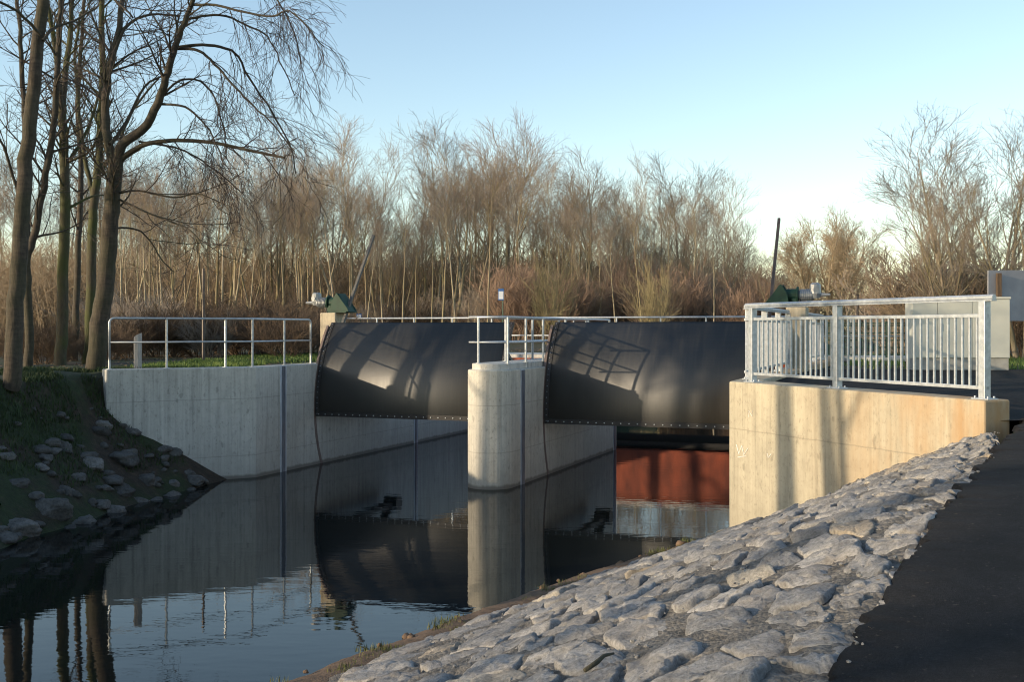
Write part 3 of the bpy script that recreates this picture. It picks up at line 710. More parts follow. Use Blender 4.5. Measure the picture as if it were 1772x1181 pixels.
# ------------------------------------------------------------------ stone revetment
ST_E = [(-3.5, -3.5, -1.85), (-1.5, 0, -1.72), (1.37, 4.98, -1.6), (2.15, 6.34, -1.43), (3.34, 8.43, -1.26), (4.7, 10.8, -1.18), (5.70, 13.05, -1.2)]
ST_T = [(-9.2, -1.0, -3.36), (-6.3, 4.1, -3.36), (-3.35, 8.06, -3.36), (-2.2, 9.9, -3.36), (-0.7, 12.2, -3.36), (1.1, 14.8, -3.36), (3.62, 17.95, -3.32)]
ST_S = [0.0]
for i in range(1, len(ST_E)):
    m0 = (Vector(ST_E[i - 1]) + Vector(ST_T[i - 1])) / 2; m1 = (Vector(ST_E[i]) + Vector(ST_T[i])) / 2
    ST_S.append(ST_S[-1] + (m1 - m0).length)
QW = 5.5
def surf(p, q):                  # p metres along the bank, q metres down the slope
    p = max(0, min(ST_S[-1] - 1e-6, p)); q0 = q; q = max(q, 0.0)
    for i in range(len(ST_S) - 1):
        if p <= ST_S[i + 1]: break
    t = (p - ST_S[i]) / (ST_S[i + 1] - ST_S[i]); f = q / QW
    e = Vector(ST_E[i]).lerp(Vector(ST_E[i + 1]), t); tt = Vector(ST_T[i]).lerp(Vector(ST_T[i + 1]), t)
    r = e.lerp(tt, f)
    if q0 < 0:
        dd = (e - tt); dd.z = 0; dd.normalize(); r = r - dd * q0
    r.z += 0.06 * noise.noise((r.x * .5, r.y * .5, 1.7)) * min(1, max(0, 4 * f * (1 - f)))
    return r
def surf_n(p, q):
    a = surf(p + .05, q) - surf(p - .05, q); b = surf(p, q + .05) - surf(p, q - .05)
    n = b.cross(a).normalized()
    return n if n.z > 0 else -n
rev = empty('stone_revetment', (0, 11, -2.4), 'sloping bank paved with rough grey stones set in mortar beside the path', 'stone slope')
mb = MB(); np_, nq = int(ST_S[-1] / 0.05), int((QW + 0.1) / 0.05)
for i in range(np_ + 1):
    for j in range(nq + 1):
        p, q = ST_S[-1] * i / np_, -0.05 + (QW + 0.1) * j / nq
        P = surf(p, q); h = 0.006 - 0.04 * max(0, 1 - max(0, q) / .45) + 0.036 * noise.noise((P.x * 3.5, P.y * 3.5, 0.3)) + 0.022 * noise.noise((P.x * 13, P.y * 13, 0.9))
        P.z += h; mb.v.append(tuple(P))
mb.f = [(i * (nq + 1) + j, (i + 1) * (nq + 1) + j, (i + 1) * (nq + 1) + j + 1, i * (nq + 1) + j + 1) for i in range(np_) for j in range(nq)]
mb.build('mortar_bed', M['mortar'], rev, smooth=True)
sr = random.Random(5)
pts = []
q = -0.45; j = 0
while q < QW + 0.4:
    sq = 0.29 + 0.042 * max(0, q); sp = sq * 1.8; p = 2.0 + (0.5 * sp if j % 2 else 0)
    while p < ST_S[-1] + 0.3:
        if sr.random() > 0.15: pts.append((p + sr.uniform(-.48, .48) * sp, q + sr.uniform(-.48, .48) * sq))
        p += sp
    q += sq; j += 1
# metric stretched along the bank and a little turned, so the cells lie as long stones
ca, sa = math.cos(R_(14)), math.sin(R_(14))
def tometric(p, q): a, b = p * ca + q * sa, -p * sa + q * ca; return a / 1.55, b
def frommetric(a, b): a *= 1.55; return a * ca - b * sa, a * sa + b * ca
mp_ = [tometric(*t) for t in pts]
def cell(i):
    cx, cy = mp_[i]; poly = [(cx - .7, cy - .7), (cx + .7, cy - .7), (cx + .7, cy + .7), (cx - .7, cy + .7)]
    for k, (ox, oy) in enumerate(mp_):
        if k == i: continue
        dx, dy = ox - cx, oy - cy
        if dx * dx + dy * dy > 2.0: continue
        mx, my = (ox + cx) / 2, (oy + cy) / 2; out = []
        n = len(poly)
        for a in range(n):
            A, B = poly[a], poly[(a + 1) % n]
            da = (A[0] - mx) * dx + (A[1] - my) * dy; db = (B[0] - mx) * dx + (B[1] - my) * dy
            if da <= 0: out.append(A)
            if da * db < 0: t = da / (da - db); out.append((A[0] + (B[0] - A[0]) * t, A[1] + (B[1] - A[1]) * t))
        poly = out
        if len(poly) < 3: return None
    return poly
def resample(poly, n):
    L = [0]; m = len(poly)
    for a in range(m): L.append(L[-1] + math.dist(poly[a], poly[(a + 1) % m]))
    out = []; a = 0
    for k in range(n):
        s = L[-1] * k / n
        while L[a + 1] < s: a += 1
        t = (s - L[a]) / max(1e-9, L[a + 1] - L[a]); A, B = poly[a], poly[(a + 1) % m]
        out.append((A[0] + (B[0] - A[0]) * t, A[1] + (B[1] - A[1]) * t))
    return out
stones = []
for i in range(len(pts)):
    c = cell(i)
    if not c: continue
    poly = [frommetric(*t) for t in c]
    poly = [(x_, max(y_, -0.07 + 0.07 * noise.noise((x_ * 3, 0, 5)) - .03)) for x_, y_ in poly]
    cx = sum(t[0] for t in poly) / len(poly); cy = sum(t[1] for t in poly) / len(poly)
    if not (2.0 < cx < ST_S[-1] + .1 and -0.07 < cy < QW - 0.05): continue
    NA = 44
    ol = resample(poly, NA)
    for _ in range(1): ol = [((ol[k - 1][0] + 2 * ol[k][0] + ol[(k + 1) % NA][0]) / 4, (ol[k - 1][1] + 2 * ol[k][1] + ol[(k + 1) % NA][1]) / 4) for k in range(NA)]
    size = max(.07, min(math.dist((cx, cy), t) for t in ol)); shrink = 1 - sr.uniform(.010, .030) / size
    seed = sr.uniform(0, 100); Hh = sr.uniform(.015, .036); tilt = (sr.uniform(-.07, .07), sr.uniform(-.09, .10))
    ext = max(math.dist((cx, cy), t) for t in ol)
    chips = []
    for _ in range(3):                                      # broken faces
        a = sr.uniform(0, 6.28); chips.append((math.cos(a), math.sin(a), sr.uniform(.55, 1.1) * size, sr.uniform(.2, .6)))
    rings = [(1.01, -0.9), (1.0, 0.2), (0.99, 0.66), (0.965, 0.9), (0.91, 0.98), (0.78, 1.0), (0.6, 1.0), (0.42, 1.0), (0.22, 1.0)]
    vs, fs = [], []
    n0 = surf_n(min(cx, ST_S[-1] - .06), max(.1, cy)); lowf = 0.05 * max(0, 1 - max(0, cy) / .45)
    def top(x, y, hf):
        h = Hh * hf + (tilt[0] * (x - cx) + tilt[1] * (y - cy)) * max(0, hf)
        for (ca_, sa_, d_, sl) in chips:
            o_ = (x - cx) * ca_ + (y - cy) * sa_ - d_
            if o_ > 0 and hf > 0: h -= o_ * sl
        w_ = max(0, min(1, hf))
        rid = 1 - 2 * abs(noise.noise((x * 6 + seed, y * 8, 1)))
        h += 0.014 * (1 if noise.noise((x * 5 + seed, y * 9, 7)) > 0.08 else 0) * max(0, min(1, hf))
        return max(h + (0.013 * noise.noise((x * 3 + seed, y * 3, 0)) + 0.010 * rid + 0.009 * noise.noise((x * 14 + seed, y * 14, 2)) + 0.007 * noise.noise((x * 34 + seed, y * 34, 4))) * w_ - lowf, -0.07)
    for f, hf in rings:
        for k in range(NA):
            x, y = cx + (ol[k][0] - cx) * f * shrink, cy + (ol[k][1] - cy) * f * shrink
            wv = (0.030 * noise.noise((x * 8 + seed, y * 8, .2)) + 0.016 * noise.noise((x * 22 + seed, y * 22, .6))) * f ** 3
            x += wv * (ol[k][0] - cx) / size; y += wv * (ol[k][1] - cy) / size
            P = surf(x, y) + n0 * top(x, y, hf); vs.append((P.x, P.y, P.z))
    P = surf(cx, cy) + n0 * top(cx, cy, 1.0); vs.append((P.x, P.y, P.z))
    for r in range(len(rings) - 1):
        for k in range(NA): fs.append((r * NA + k, r * NA + (k + 1) % NA, (r + 1) * NA + (k + 1) % NA, (r + 1) * NA + k))
    b = (len(rings) - 1) * NA
    for k in range(NA): fs.append((b + k, b + (k + 1) % NA, len(vs) - 1))
    c3 = P
    inview = c3.y > 3 and abs(c3.x / c3.y) < 0.47 and (571 + F * -c3.z / c3.y) < 1190
    area = size * size / (c3.length ** 2) if inview else 0
    stones.append((area, vs, fs, sr.random()))
def tone_attr(o, vals):
    at = o.data.attributes.new('tone', 'FLOAT', 'POINT'); at.data.foreach_set('value', vals)
stones.sort(key=lambda t: -t[0])
for area, vs, fs, tn in stones[:100]:
    mb = MB(); mb.add(vs, fs); o = mb.build('stone', M['stone'], rev, smooth=True); tone_attr(o, [tn] * len(vs))
mb = MB(); tv = []
for area, vs, fs, tn in stones[100:]: mb.add(vs, fs); tv += [tn] * len(vs)
o = mb.build('stone', M['stone'], rev, smooth=True); tone_attr(o, tv); o['kind'] = 'stuff'

# lumps: rocks, clods
def lump(mb, c, sx, sy, sz, rz, seed, sub=2, rough=0.35):
    bm = bmesh.new(); bmesh.ops.create_icosphere(bm, subdivisions=sub, radius=1)
    cr, sn = math.cos(rz), math.sin(rz); base = len(mb.v); rr_ = random.Random(seed)
    cuts = [(Vector((rr_.gauss(0, 1), rr_.gauss(0, 1), rr_.gauss(0, 1))).normalized(), rr_.uniform(.50, .88)) for _ in range(11)]
    for v in bm.verts:
        q = v.co.normalized()
        for nn_, dd in cuts:
            e = q.dot(nn_) - dd
            if e > 0: q = q - nn_ * (e * .93)
        d = q.normalized()
        q = q * (1 + rough * .35 * noise.noise(d * 2.2 + Vector((seed, 0, 0))) + rough * .22 * noise.noise(d * 6 + Vector((0, 0, seed))))
        x, y, z = q.x * sx, q.y * sy, q.z * sz
        mb.v.append((c.x + x * cr - y * sn, c.y + x * sn + y * cr, c.z + z))
    for f in bm.faces: mb.f.append(tuple(base + v.index for v in f.verts))
    bm.free()
rocks = [(112, 778, 26, 'small pale rock high on the dark left bank beside the wall foot'), (160, 806, 38, 'long pale rock slanting down the middle of the left bank'), (28, 836, 34, 'pale flat rock at the left photo edge half up the bank'), (84, 886, 58, 'largest grey rock low on the left bank near the photo edge'),
         (212, 848, 32, 'upright pale rock low on the left bank above the water line'), (258, 836, 32, 'pale rounded rock third from the wall foot at the water edge'), (304, 838, 22, 'small round grey rock at the water edge near the wall foot'), (328, 822, 26, 'dark flat rock lying against the wall foot by the water'),
         (212, 796, 44, 'broad dark mossy rock in the middle of the left bank'), (176, 738, 26, 'small brown grey rock right under the wall end'), (120, 850, 30, 'dark squat rock between the largest rock and the long slanting rock'), (40, 918, 46, 'wide dark rock at the water edge at the left photo edge'),
         (150, 905, 40, 'dark wet rock at the water edge right of the largest rock'), (346, 833, 20, 'smallest dark rock touching the concrete wall at the water'), (245, 868, 26, 'dark wet rock dipping into the water below the rounded rock'), (192, 886, 28, 'low dark stone at the water edge below the upright rock')]
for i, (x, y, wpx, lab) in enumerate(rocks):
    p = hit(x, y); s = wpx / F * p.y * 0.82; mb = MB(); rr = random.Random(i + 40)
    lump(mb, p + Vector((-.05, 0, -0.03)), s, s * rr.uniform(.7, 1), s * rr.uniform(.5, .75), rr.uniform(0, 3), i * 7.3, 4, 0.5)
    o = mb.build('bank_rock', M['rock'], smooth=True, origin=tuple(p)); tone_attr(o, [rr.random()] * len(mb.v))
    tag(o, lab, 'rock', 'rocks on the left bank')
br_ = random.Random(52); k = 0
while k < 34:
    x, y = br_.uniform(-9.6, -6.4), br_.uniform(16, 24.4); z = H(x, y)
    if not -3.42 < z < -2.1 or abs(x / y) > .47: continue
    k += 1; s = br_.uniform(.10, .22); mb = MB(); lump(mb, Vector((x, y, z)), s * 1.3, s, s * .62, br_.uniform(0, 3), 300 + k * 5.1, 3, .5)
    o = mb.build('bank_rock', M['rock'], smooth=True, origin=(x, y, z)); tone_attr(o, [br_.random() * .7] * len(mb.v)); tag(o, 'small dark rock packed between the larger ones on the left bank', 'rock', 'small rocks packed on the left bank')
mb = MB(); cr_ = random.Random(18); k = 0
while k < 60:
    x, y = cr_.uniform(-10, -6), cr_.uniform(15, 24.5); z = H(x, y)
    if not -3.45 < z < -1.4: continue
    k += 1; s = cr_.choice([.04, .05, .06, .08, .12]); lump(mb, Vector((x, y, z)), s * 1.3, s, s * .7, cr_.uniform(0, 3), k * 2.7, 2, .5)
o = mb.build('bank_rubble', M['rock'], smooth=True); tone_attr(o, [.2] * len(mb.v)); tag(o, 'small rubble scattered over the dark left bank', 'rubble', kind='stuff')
mb = MB(); cr_ = random.Random(8)
for i in range(170):
    p = cr_.uniform(3.5, ST_S[-1] - .8); c = surf(p, QW + cr_.uniform(-.25, .3)); s = cr_.choice([.02, .03, .03, .04, .055, .08])
    c.z = -3.38 + cr_.uniform(.0, .05)
    lump(mb, c, s * 1.2, s, s * .9, cr_.uniform(0, 3), i * 3.1, 2, 0.6)
tag(mb.build('earth_clods', M['clod'], smooth=True), 'brown clods of earth and gravel along the foot of the stone slope', 'earth', kind='stuff')
mb = MB()                                                    # earth margin between stones and water
n = 120
for i in range(n + 1):
    p = 2 + (ST_S[-1] - 2.2) * i / n
    for j, (dq, z) in enumerate(((-.35, -3.30), (-.1, -3.285), (.15, -3.31), (.38, -3.40), (.6, -3.55))):
        c = surf(p, QW + dq); f = noise.noise((p * 2.2, dq * 3, 0)); mb.v.append((c.x, c.y, z + f * .05 - (0.03 if j == 0 else 0)))
mb.f = [(i * 5 + j, (i + 1) * 5 + j, (i + 1) * 5 + j + 1, i * 5 + j + 1) for i in range(n) for j in range(4)]
tag(mb.build('earth_margin', M['clod'], smooth=True), kind='structure')

# grass
def blades(mb, c, n, spread, h, r):
    for _ in range(n):
        a = r.uniform(0, 6.28); d = spread * math.sqrt(r.random()); x, y = c.x + d * math.cos(a), c.y + d * math.sin(a)
        yield x, y, r.uniform(.5, 1) * h, r.uniform(0, 6.28), r.uniform(.1, .5)
def blade(mb, x, y, z, h, a, lean, wd=0.006):
    dx, dy = math.cos(a), math.sin(a)
    mb.add([(x - dy * wd, y + dx * wd, z), (x + dy * wd, y - dx * wd, z), (x + dx * h * lean * .4 + dy * wd * .7, y + dy * h * lean * .4 - dx * wd * .7, z + h * .6), (x + dx * h * lean * .4 - dy * wd * .7, y + dy * h * lean * .4 + dx * wd * .7, z + h * .6), (x + dx * h * lean, y + dy * h * lean, z + h)], [(0, 1, 2, 3), (3, 2, 4)])
gr_ = random.Random(3)
mb = MB()
for _ in range(240):
    p = gr_.uniform(3.5, ST_S[-1] - .6)
    if noise.noise((p * .8, 5, 0)) < -0.05: continue
    c = surf(p, QW + gr_.uniform(-.22, .22)); c.z = -3.32
    for x, y, h, a, l in blades(mb, c, 26, .12, .085, gr_): blade(mb, x, y, c.z, h, a, l, .004)
tag(mb.build('toe_grass', M['grass_dry'], smooth=False), 'short yellow green grass along the foot of the stone slope', 'grass', kind='stuff')
mb = MB(); cnt = 0
while cnt < 26000:
    x, y = gr_.uniform(-9.5, 2), gr_.uniform(24.5, 42); u, v = to_uv(x, y)
    if u > -0.55: continue
    z = H(x, y)
    if z < -1.1: continue
    if noise.noise((x * .45, y * .45, 9)) < -0.12: continue
    blade(mb, x, y, z - .01, gr_.uniform(.05, .13), gr_.uniform(0, 6.28), gr_.uniform(.1, .7), .011); cnt += 1
tag(mb.build('lawn_grass', M['grass'], smooth=False), 'green grass strip behind the left railing', 'grass', kind='stuff')
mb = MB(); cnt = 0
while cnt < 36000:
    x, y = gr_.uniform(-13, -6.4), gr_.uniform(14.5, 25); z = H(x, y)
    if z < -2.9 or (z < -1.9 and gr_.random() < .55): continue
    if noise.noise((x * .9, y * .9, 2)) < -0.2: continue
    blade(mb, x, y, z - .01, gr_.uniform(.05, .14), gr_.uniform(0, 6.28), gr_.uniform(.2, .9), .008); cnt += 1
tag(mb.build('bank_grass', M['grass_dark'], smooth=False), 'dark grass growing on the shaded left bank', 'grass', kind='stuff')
mb = MB(); cnt = 0
while cnt < 9000:
    x, y = gr_.uniform(9, 20), gr_.uniform(26, 42); u, v = to_uv(x, y)
    if u < 12 or (x < 11.6 and y < 30 and gr_.random() < .7): continue
    blade(mb, x, y, H(x, y) - .01, gr_.uniform(.06, .15), gr_.uniform(0, 6.28), gr_.uniform(.1, .7), .012); cnt += 1
tag(mb.build('verge_grass', M['grass'], smooth=False), 'green grass verge behind the cabinet', 'grass', kind='stuff')
mb = MB()                                                    # leaf litter
def leaf(x, y, z, s, r):
    a = r.uniform(0, 6.28); dx, dy = math.cos(a) * s, math.sin(a) * s; t = r.uniform(-.4, .4) * s; t2 = r.uniform(0, .6) * s
    mb.add([(x - dx, y - dy, z + .004), (x + dy * .6, y - dx * .6, z + .004 + t2), (x + dx, y + dy, z + .004 + abs(t)), (x - dy * .6, y + dx * .6, z + .004 + t2)], [(0, 1, 2, 3)])
for _ in range(9000):
    x, y = gr_.uniform(-14, 22), gr_.uniform(25, 52); u, v = to_uv(x, y)
    if -0.6 < u < 11.9: continue
    if u > 11.9 and y < 25.6: continue
    leaf(x, y, H(x, y), gr_.uniform(.03, .06), gr_)
for _ in range(300):
    L, e = gr_.uniform(4, 24), -gr_.random() ** 1.5 * 4; q = E0 + ED * L + EN * e
    leaf(q.x, q.y, interp(L, PATHZ) + .003, gr_.uniform(.008, .02), gr_)
tag(mb.build('leaf_litter', M['twig_litter']), 'scattered dead brown leaves on ground and path', 'leaves', kind='stuff')

# ------------------------------------------------------------------ trees
def grow(mbs, p, d, L, r, lev, cfg, R):
    c = cfg[lev]; n = c['seg']; pts = [p.copy()]; rad = [r]; d = d.normalized(); dirs = [d.copy()]
    for i in range(n):
        d = d + Vector((R.gauss(0, c['jit']), R.gauss(0, c['jit']), R.gauss(0, c['jit']) + c['trop'])); d.normalize()
        p = p + d * (L / n); pts.append(p.copy()); rad.append(max(c['rmin'], r * (1 - (1 - c['tip']) * (i + 1) / n))); dirs.append(d.copy())
    mbs[c['part']].tube(pts, rad, c['sides'], caps=False)
    if lev + 1 < len(cfg): sprout(mbs, pts, rad, dirs, L, lev + 1, cfg, R)
def sprout(mbs, pts, rad, dirs, L, lev, cfg, R, start=None):
    c = cfg[lev]; n = len(pts) - 1
    k = max(1, int(c['num'] * (0.7 + .6 * R.random()))) if c.get('num') else max(1, int(L * c['perm'] * R.uniform(.8, 1.2)))
    t0 = c['start'] if start is None else start
    for j in range(k):
        t = t0 + (1 - t0) * ((j + R.random()) / k); x = t * n; i = min(n - 1, int(x)); f = x - i
        p = pts[i].lerp(pts[i + 1], f); d = dirs[min(i + 1, len(dirs) - 1)]
        o = d.orthogonal().normalized(); o.rotate(__import__('mathutils').Quaternion(d, R.uniform(0, 6.283)))
        ang = R_(R.uniform(*c['ang'])); nd_ = d * math.cos(ang) + o * math.sin(ang)
        ln = c['len'] * R.uniform(.6, 1.25) * (c['taper'][0] + (c['taper'][1] - c['taper'][0]) * t)
        rr = max(c['rmin'], min((rad[i] * (1 - f) + rad[i + 1] * f) * c['rat'], c['rmax']))
        grow(mbs, p, nd_, ln, rr, lev, cfg, R)
def lv(seg, jit, trop, part, sides, rmin, tip, num=None, perm=None, start=.2, ang=(30, 50), len=1.0, taper=(1.1, .6), rat=.5, rmax=.1):
    return dict(seg=seg, jit=jit, trop=trop, part=part, sides=sides, rmin=rmin, tip=tip, num=num, perm=perm, start=start, ang=ang, len=len, taper=taper, rat=rat, rmax=rmax)
def forest_template(seed, stems, spread, crown0, bmat, tmat, twigs=1.0, tw=0.0050, up_=0.07):
    R = random.Random(seed); mbs = [MB(), MB()]
    cfg = [lv(12, .045, .05, 0, 6, .010, .06), lv(7, .07, up_, 0, 4, .009, .15, num=int(13 * twigs), start=crown0, ang=(14, 42), len=3.1, taper=(1.2, .4), rat=.55, rmax=.045),
           lv(5, .09, .05, 0, 3, tw * 1.5, .35, num=4, start=.2, ang=(14, 36), len=1.75, taper=(1.2, .6), rat=.6, rmax=.018),
           lv(4, .11, .04, 1, 3, tw * 1.05, .5, num=5, start=.15, ang=(16, 46), len=.95, taper=(1.15, .7), rat=.6, rmax=.010),
           lv(2, .12, .04, 1, 3, tw * .75, .6, num=4, start=.1, ang=(16, 50), len=.48, taper=(1.1, .8), rat=.6, rmax=.0065)]
    for s in range(stems):
        a = 6.28 * s / stems + R.random(); k = spread * (R.uniform(.6, 1.2) if stems > 1 else .3)
        hgt = 9.4 * (1 if s == 0 else R.uniform(.72, .98))
        grow(mbs, Vector((math.cos(a) * .1 * (stems - 1), math.sin(a) * .1 * (stems - 1), -.15)), Vector((math.cos(a) * k, math.sin(a) * k, 1)), hgt, R.uniform(.085, .13), 0, cfg, R)
    t = bpy.data.objects.new('bare_tree', None); COL.objects.link(t); t['category'] = 'tree'; t['group'] = 'bare trees of the wood behind the weir'
    mbs[0].build('trunk', bmat, t, smooth=True); mbs[1].build('crown', tmat, t)
    return t
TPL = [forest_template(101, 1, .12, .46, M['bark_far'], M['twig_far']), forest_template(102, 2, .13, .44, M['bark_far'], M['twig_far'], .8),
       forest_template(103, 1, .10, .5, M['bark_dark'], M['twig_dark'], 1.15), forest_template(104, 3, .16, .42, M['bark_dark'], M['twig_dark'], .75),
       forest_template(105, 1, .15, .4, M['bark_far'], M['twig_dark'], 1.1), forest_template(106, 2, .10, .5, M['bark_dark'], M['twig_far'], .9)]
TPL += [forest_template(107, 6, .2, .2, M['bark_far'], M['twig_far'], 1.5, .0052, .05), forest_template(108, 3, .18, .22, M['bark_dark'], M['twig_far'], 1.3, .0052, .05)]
TPL += [forest_template(109, 1, .08, .58, M['bark_far'], M['twig_far'], .75), forest_template(110, 1, .10, .62, M['bark_dark'], M['twig_dark'], .7)]
TPL_H = [sorted(v.co.z for c in t.children for v in c.data.vertices)[-25] for t in TPL]
TPL_used = [False] * len(TPL)
SKY = [(150, 235), (300, 225), (420, 230), (500, 215), (600, 205), (640, 255), (700, 270), (760, 225), (800, 190), (840, 200), (890, 190), (940, 220), (965, 262), (1000, 240), (1070, 285), (1095, 275), (1120, 245), (1145, 268), (1180, 255), (1230, 285), (1262, 300), (1300, 372), (1320, 390)]
FAR = 1.9
def place_tree(k, x, ytop, Y, label, group, wide=1.0, far=FAR):
    R = random.Random(int(x * 7 + Y * 13)); Y *= far
    hgt = (571 - ytop) / F * Y + 0.95; s = hgt / TPL_H[k]; X = (x - 886) / F * Y
    loc = (X, Y, -0.95); sc = (s * wide, s * wide, s); rz = R.uniform(0, 6.28)
    if not TPL_used[k]:
        TPL_used[k] = True; t = TPL[k]; t.location = loc; t.rotation_euler = (R.gauss(0, .035), R.gauss(0, .035), rz); t.scale = sc; t['label'] = label; t['group'] = group; return t
    t = copy_thing(TPL[k], label, loc, rz, sc, group); t.rotation_euler = (R.gauss(0, .035), R.gauss(0, .035), rz); return t
named = [(502, 1, 'tall bare tree on the skyline left of the left rack bar'), (600, 1, 'tall pale bare tree on the skyline straight above the left hoist'), (800, 4, 'tall thin bare tree at the left end of the highest skyline clump'), (862, 3, 'dark forked bare tree in the middle of the highest skyline clump'),
         (893, 2, 'tallest dark bare tree just right of the notice sign on the skyline'), (1000, 3, 'rounded dark bare tree right of the highest skyline clump'), (1062, 5, 'bare tree on the skyline left of the lone slender one'), (1120, 0, 'lone slender bare tree standing above the right gate on the skyline'), (1182, 3, 'dark bushy bare tree near the right end of the wood'), (1250, 1, 'bare tree at the right end of the wood skyline')]
for x, k, lab in named: place_tree(k, x, interp(x, SKY), 50 + (x * 7 % 5), lab, 'skyline trees of the wood', 1.15)
fr_ = random.Random(21)
x = 215
while x < 1305:
    if min(abs(x - n[0]) for n in named) > 12:
        place_tree(fr_.randrange(6), x, interp(x, SKY) + fr_.uniform(15, 110), fr_.uniform(43, 53), 'slim bare tree below the skyline in the front of the wood', 'front trees of the wood')
    x += fr_.uniform(14, 26)
x = -40
while x < 1330:
    place_tree(fr_.randrange(6), x, interp(x, SKY) + fr_.uniform(5, 75), fr_.uniform(58, 72), 'bare tree deep in the wood seen between the front trunks', 'rear trees of the wood', 1.1)
    x += fr_.uniform(26, 38)

x = 212
while x < 1290:
    place_tree(fr_.choice([8, 9]), x, interp(x, SKY) + fr_.uniform(25, 120), fr_.uniform(38, 45), 'slender pole like bare tree at the front of the wood', 'slender trees at the wood edge', .8)
    x += fr_.uniform(14, 34) * (1.5 if x > 850 else 1)

# shrubs and undergrowth
def shrub_template(seed, tmat, h=3.0, n=34, lean=.5, tw=.007, name='bare_shrub'):
    R = random.Random(seed); mbs = [MB()]
    cfg = [lv(6, .09, .05, 0, 4, .007, .3), lv(4, .11, .06, 0, 3, tw, .5, num=8, start=.15, ang=(16, 42), len=1.0, taper=(1.1, .6), rat=.6, rmax=.014), lv(3, .12, .05, 0, 3, tw * .75, .6, num=7, start=.1, ang=(16, 44), len=.46, taper=(1.1, .8), rat=.6, rmax=.008)]
    for s in range(n):
        a = R.uniform(0, 6.28); k = lean * math.sqrt(R.random())
        grow(mbs, Vector((math.cos(a) * .25, math.sin(a) * .25, -.1)), Vector((math.cos(a) * k, math.sin(a) * k, 1)), h * R.uniform(.6, 1), R.uniform(.010, .022), 0, cfg, R)
    o = mbs[0].build(name, tmat); o['category'] = 'shrub'; return o
SH = [shrub_template(201, M['twig_red']), shrub_template(202, M['twig_far'], lean=.7), shrub_template(203, M['twig_olive'], n=18, lean=.55), shrub_template(204, M['bramble'], lean=1.0, n=40), shrub_template(205, M['twig_pale'], lean=.6)]
SH.append(shrub_template(206, M['twig_brown'], lean=.45, n=30))
SH_used = [False] * 6
def place_shrub(k, x, ytop, Y, label, group, wide=1.0, z=-0.95, far=1.0):
    Y *= far
    hgt = (571 - ytop) / F * Y + 0.95; s = hgt / 3.1; X = (x - 886) / F * Y
    if SH_used[k]: o = SH[k].copy(); COL.objects.link(o)
    else: o = SH[k]; SH_used[k] = True
    o.location = (X, Y, z); o.scale = (s * wide, s * wide, s); o.rotation_euler = (0, 0, (x * 1.7 + Y) % 6.28); o['label'] = label; o['group'] = group; return o
place_shrub(2, 950, 430, 43, 'yellow green stemmed bare shrub right of the notice sign', 'green stemmed shrubs', .7, far=1.6)
place_shrub(2, 1128, 450, 42.5, 'yellow green stemmed bare shrub above the middle of the right gate', 'green stemmed shrubs', .7, far=1.6)
x = 590
while x < 1340:
    if x < 830: place_shrub(fr_.choice([1, 3, 1]), x, fr_.uniform(505, 540), fr_.uniform(50, 56), 'low brown bare shrub between the trunks behind the left gate', 'shrubs behind the left gate', 1.3, far=1.7)
    else: place_shrub(fr_.choice([0, 0, 1, 0, 5]), x, fr_.uniform(435, 510), fr_.uniform(44, 50), 'reddish brown bare shrub at the edge of the wood behind the right gate', 'shrubs along the wood edge', 1.15, far=1.75)
    x += fr_.uniform(22, 36)
x = 205
while x < 600:
    place_shrub(fr_.choice([3, 3, 1]), x, fr_.uniform(490, 545), fr_.uniform(36, 42), 'dark tangled bramble shrub behind the left railing', 'bramble shrubs on the left', 1.5); x += fr_.uniform(18, 30)
x = -10
while x < 200:
    place_shrub(3, x, fr_.uniform(545, 585), fr_.uniform(29, 36), 'dark tangled bramble under the tall trees at the left edge', 'brambles under the left trees', 1.3); x += fr_.uniform(24, 36)
R = random.Random(77); mb = MB()
for _ in range(17000):
    Y = R.uniform(52, 92); x = R.uniform(-60, 1345); X = (x - 886) / F * Y; h = R.uniform(.5, 1) ** 1.2 * (5.2 if Y < 70 else 6.4) * (1 - .25 * (x > 1250))
    if R.random() < .5: h *= .6
    p = Vector((X, Y, -1)); lean = R.uniform(-.35, .35); l2 = R.uniform(-.3, .3); bx = R.uniform(-.4, .4)
    p1 = p + Vector((lean * h * .5, l2 * h * .5, h * .55)); p2 = p + Vector((lean * h + bx, l2 * h, h))
    mb.tube([p, p1, p2], [.022, .017, .009], 3, False)
    for _k in range(9):
        t = R.uniform(.2, .98); s = p1.lerp(p2, t * 2 - 1) if t > .5 else p.lerp(p1, t * 2); l = h * .22
        e = s + Vector((R.uniform(-1, 1) * l, R.uniform(-.7, .7) * l, R.uniform(.2, 1) * l)); mb.tube([s, e], [.013, .008], 3, False)
mb.v = [(x * FAR, y * FAR, (z + .95) * FAR - .95) for x, y, z in mb.v]
tag(mb.build('undergrowth', M['under']), 'dense brown undergrowth filling the wood between the trunks', 'undergrowth', kind='stuff')

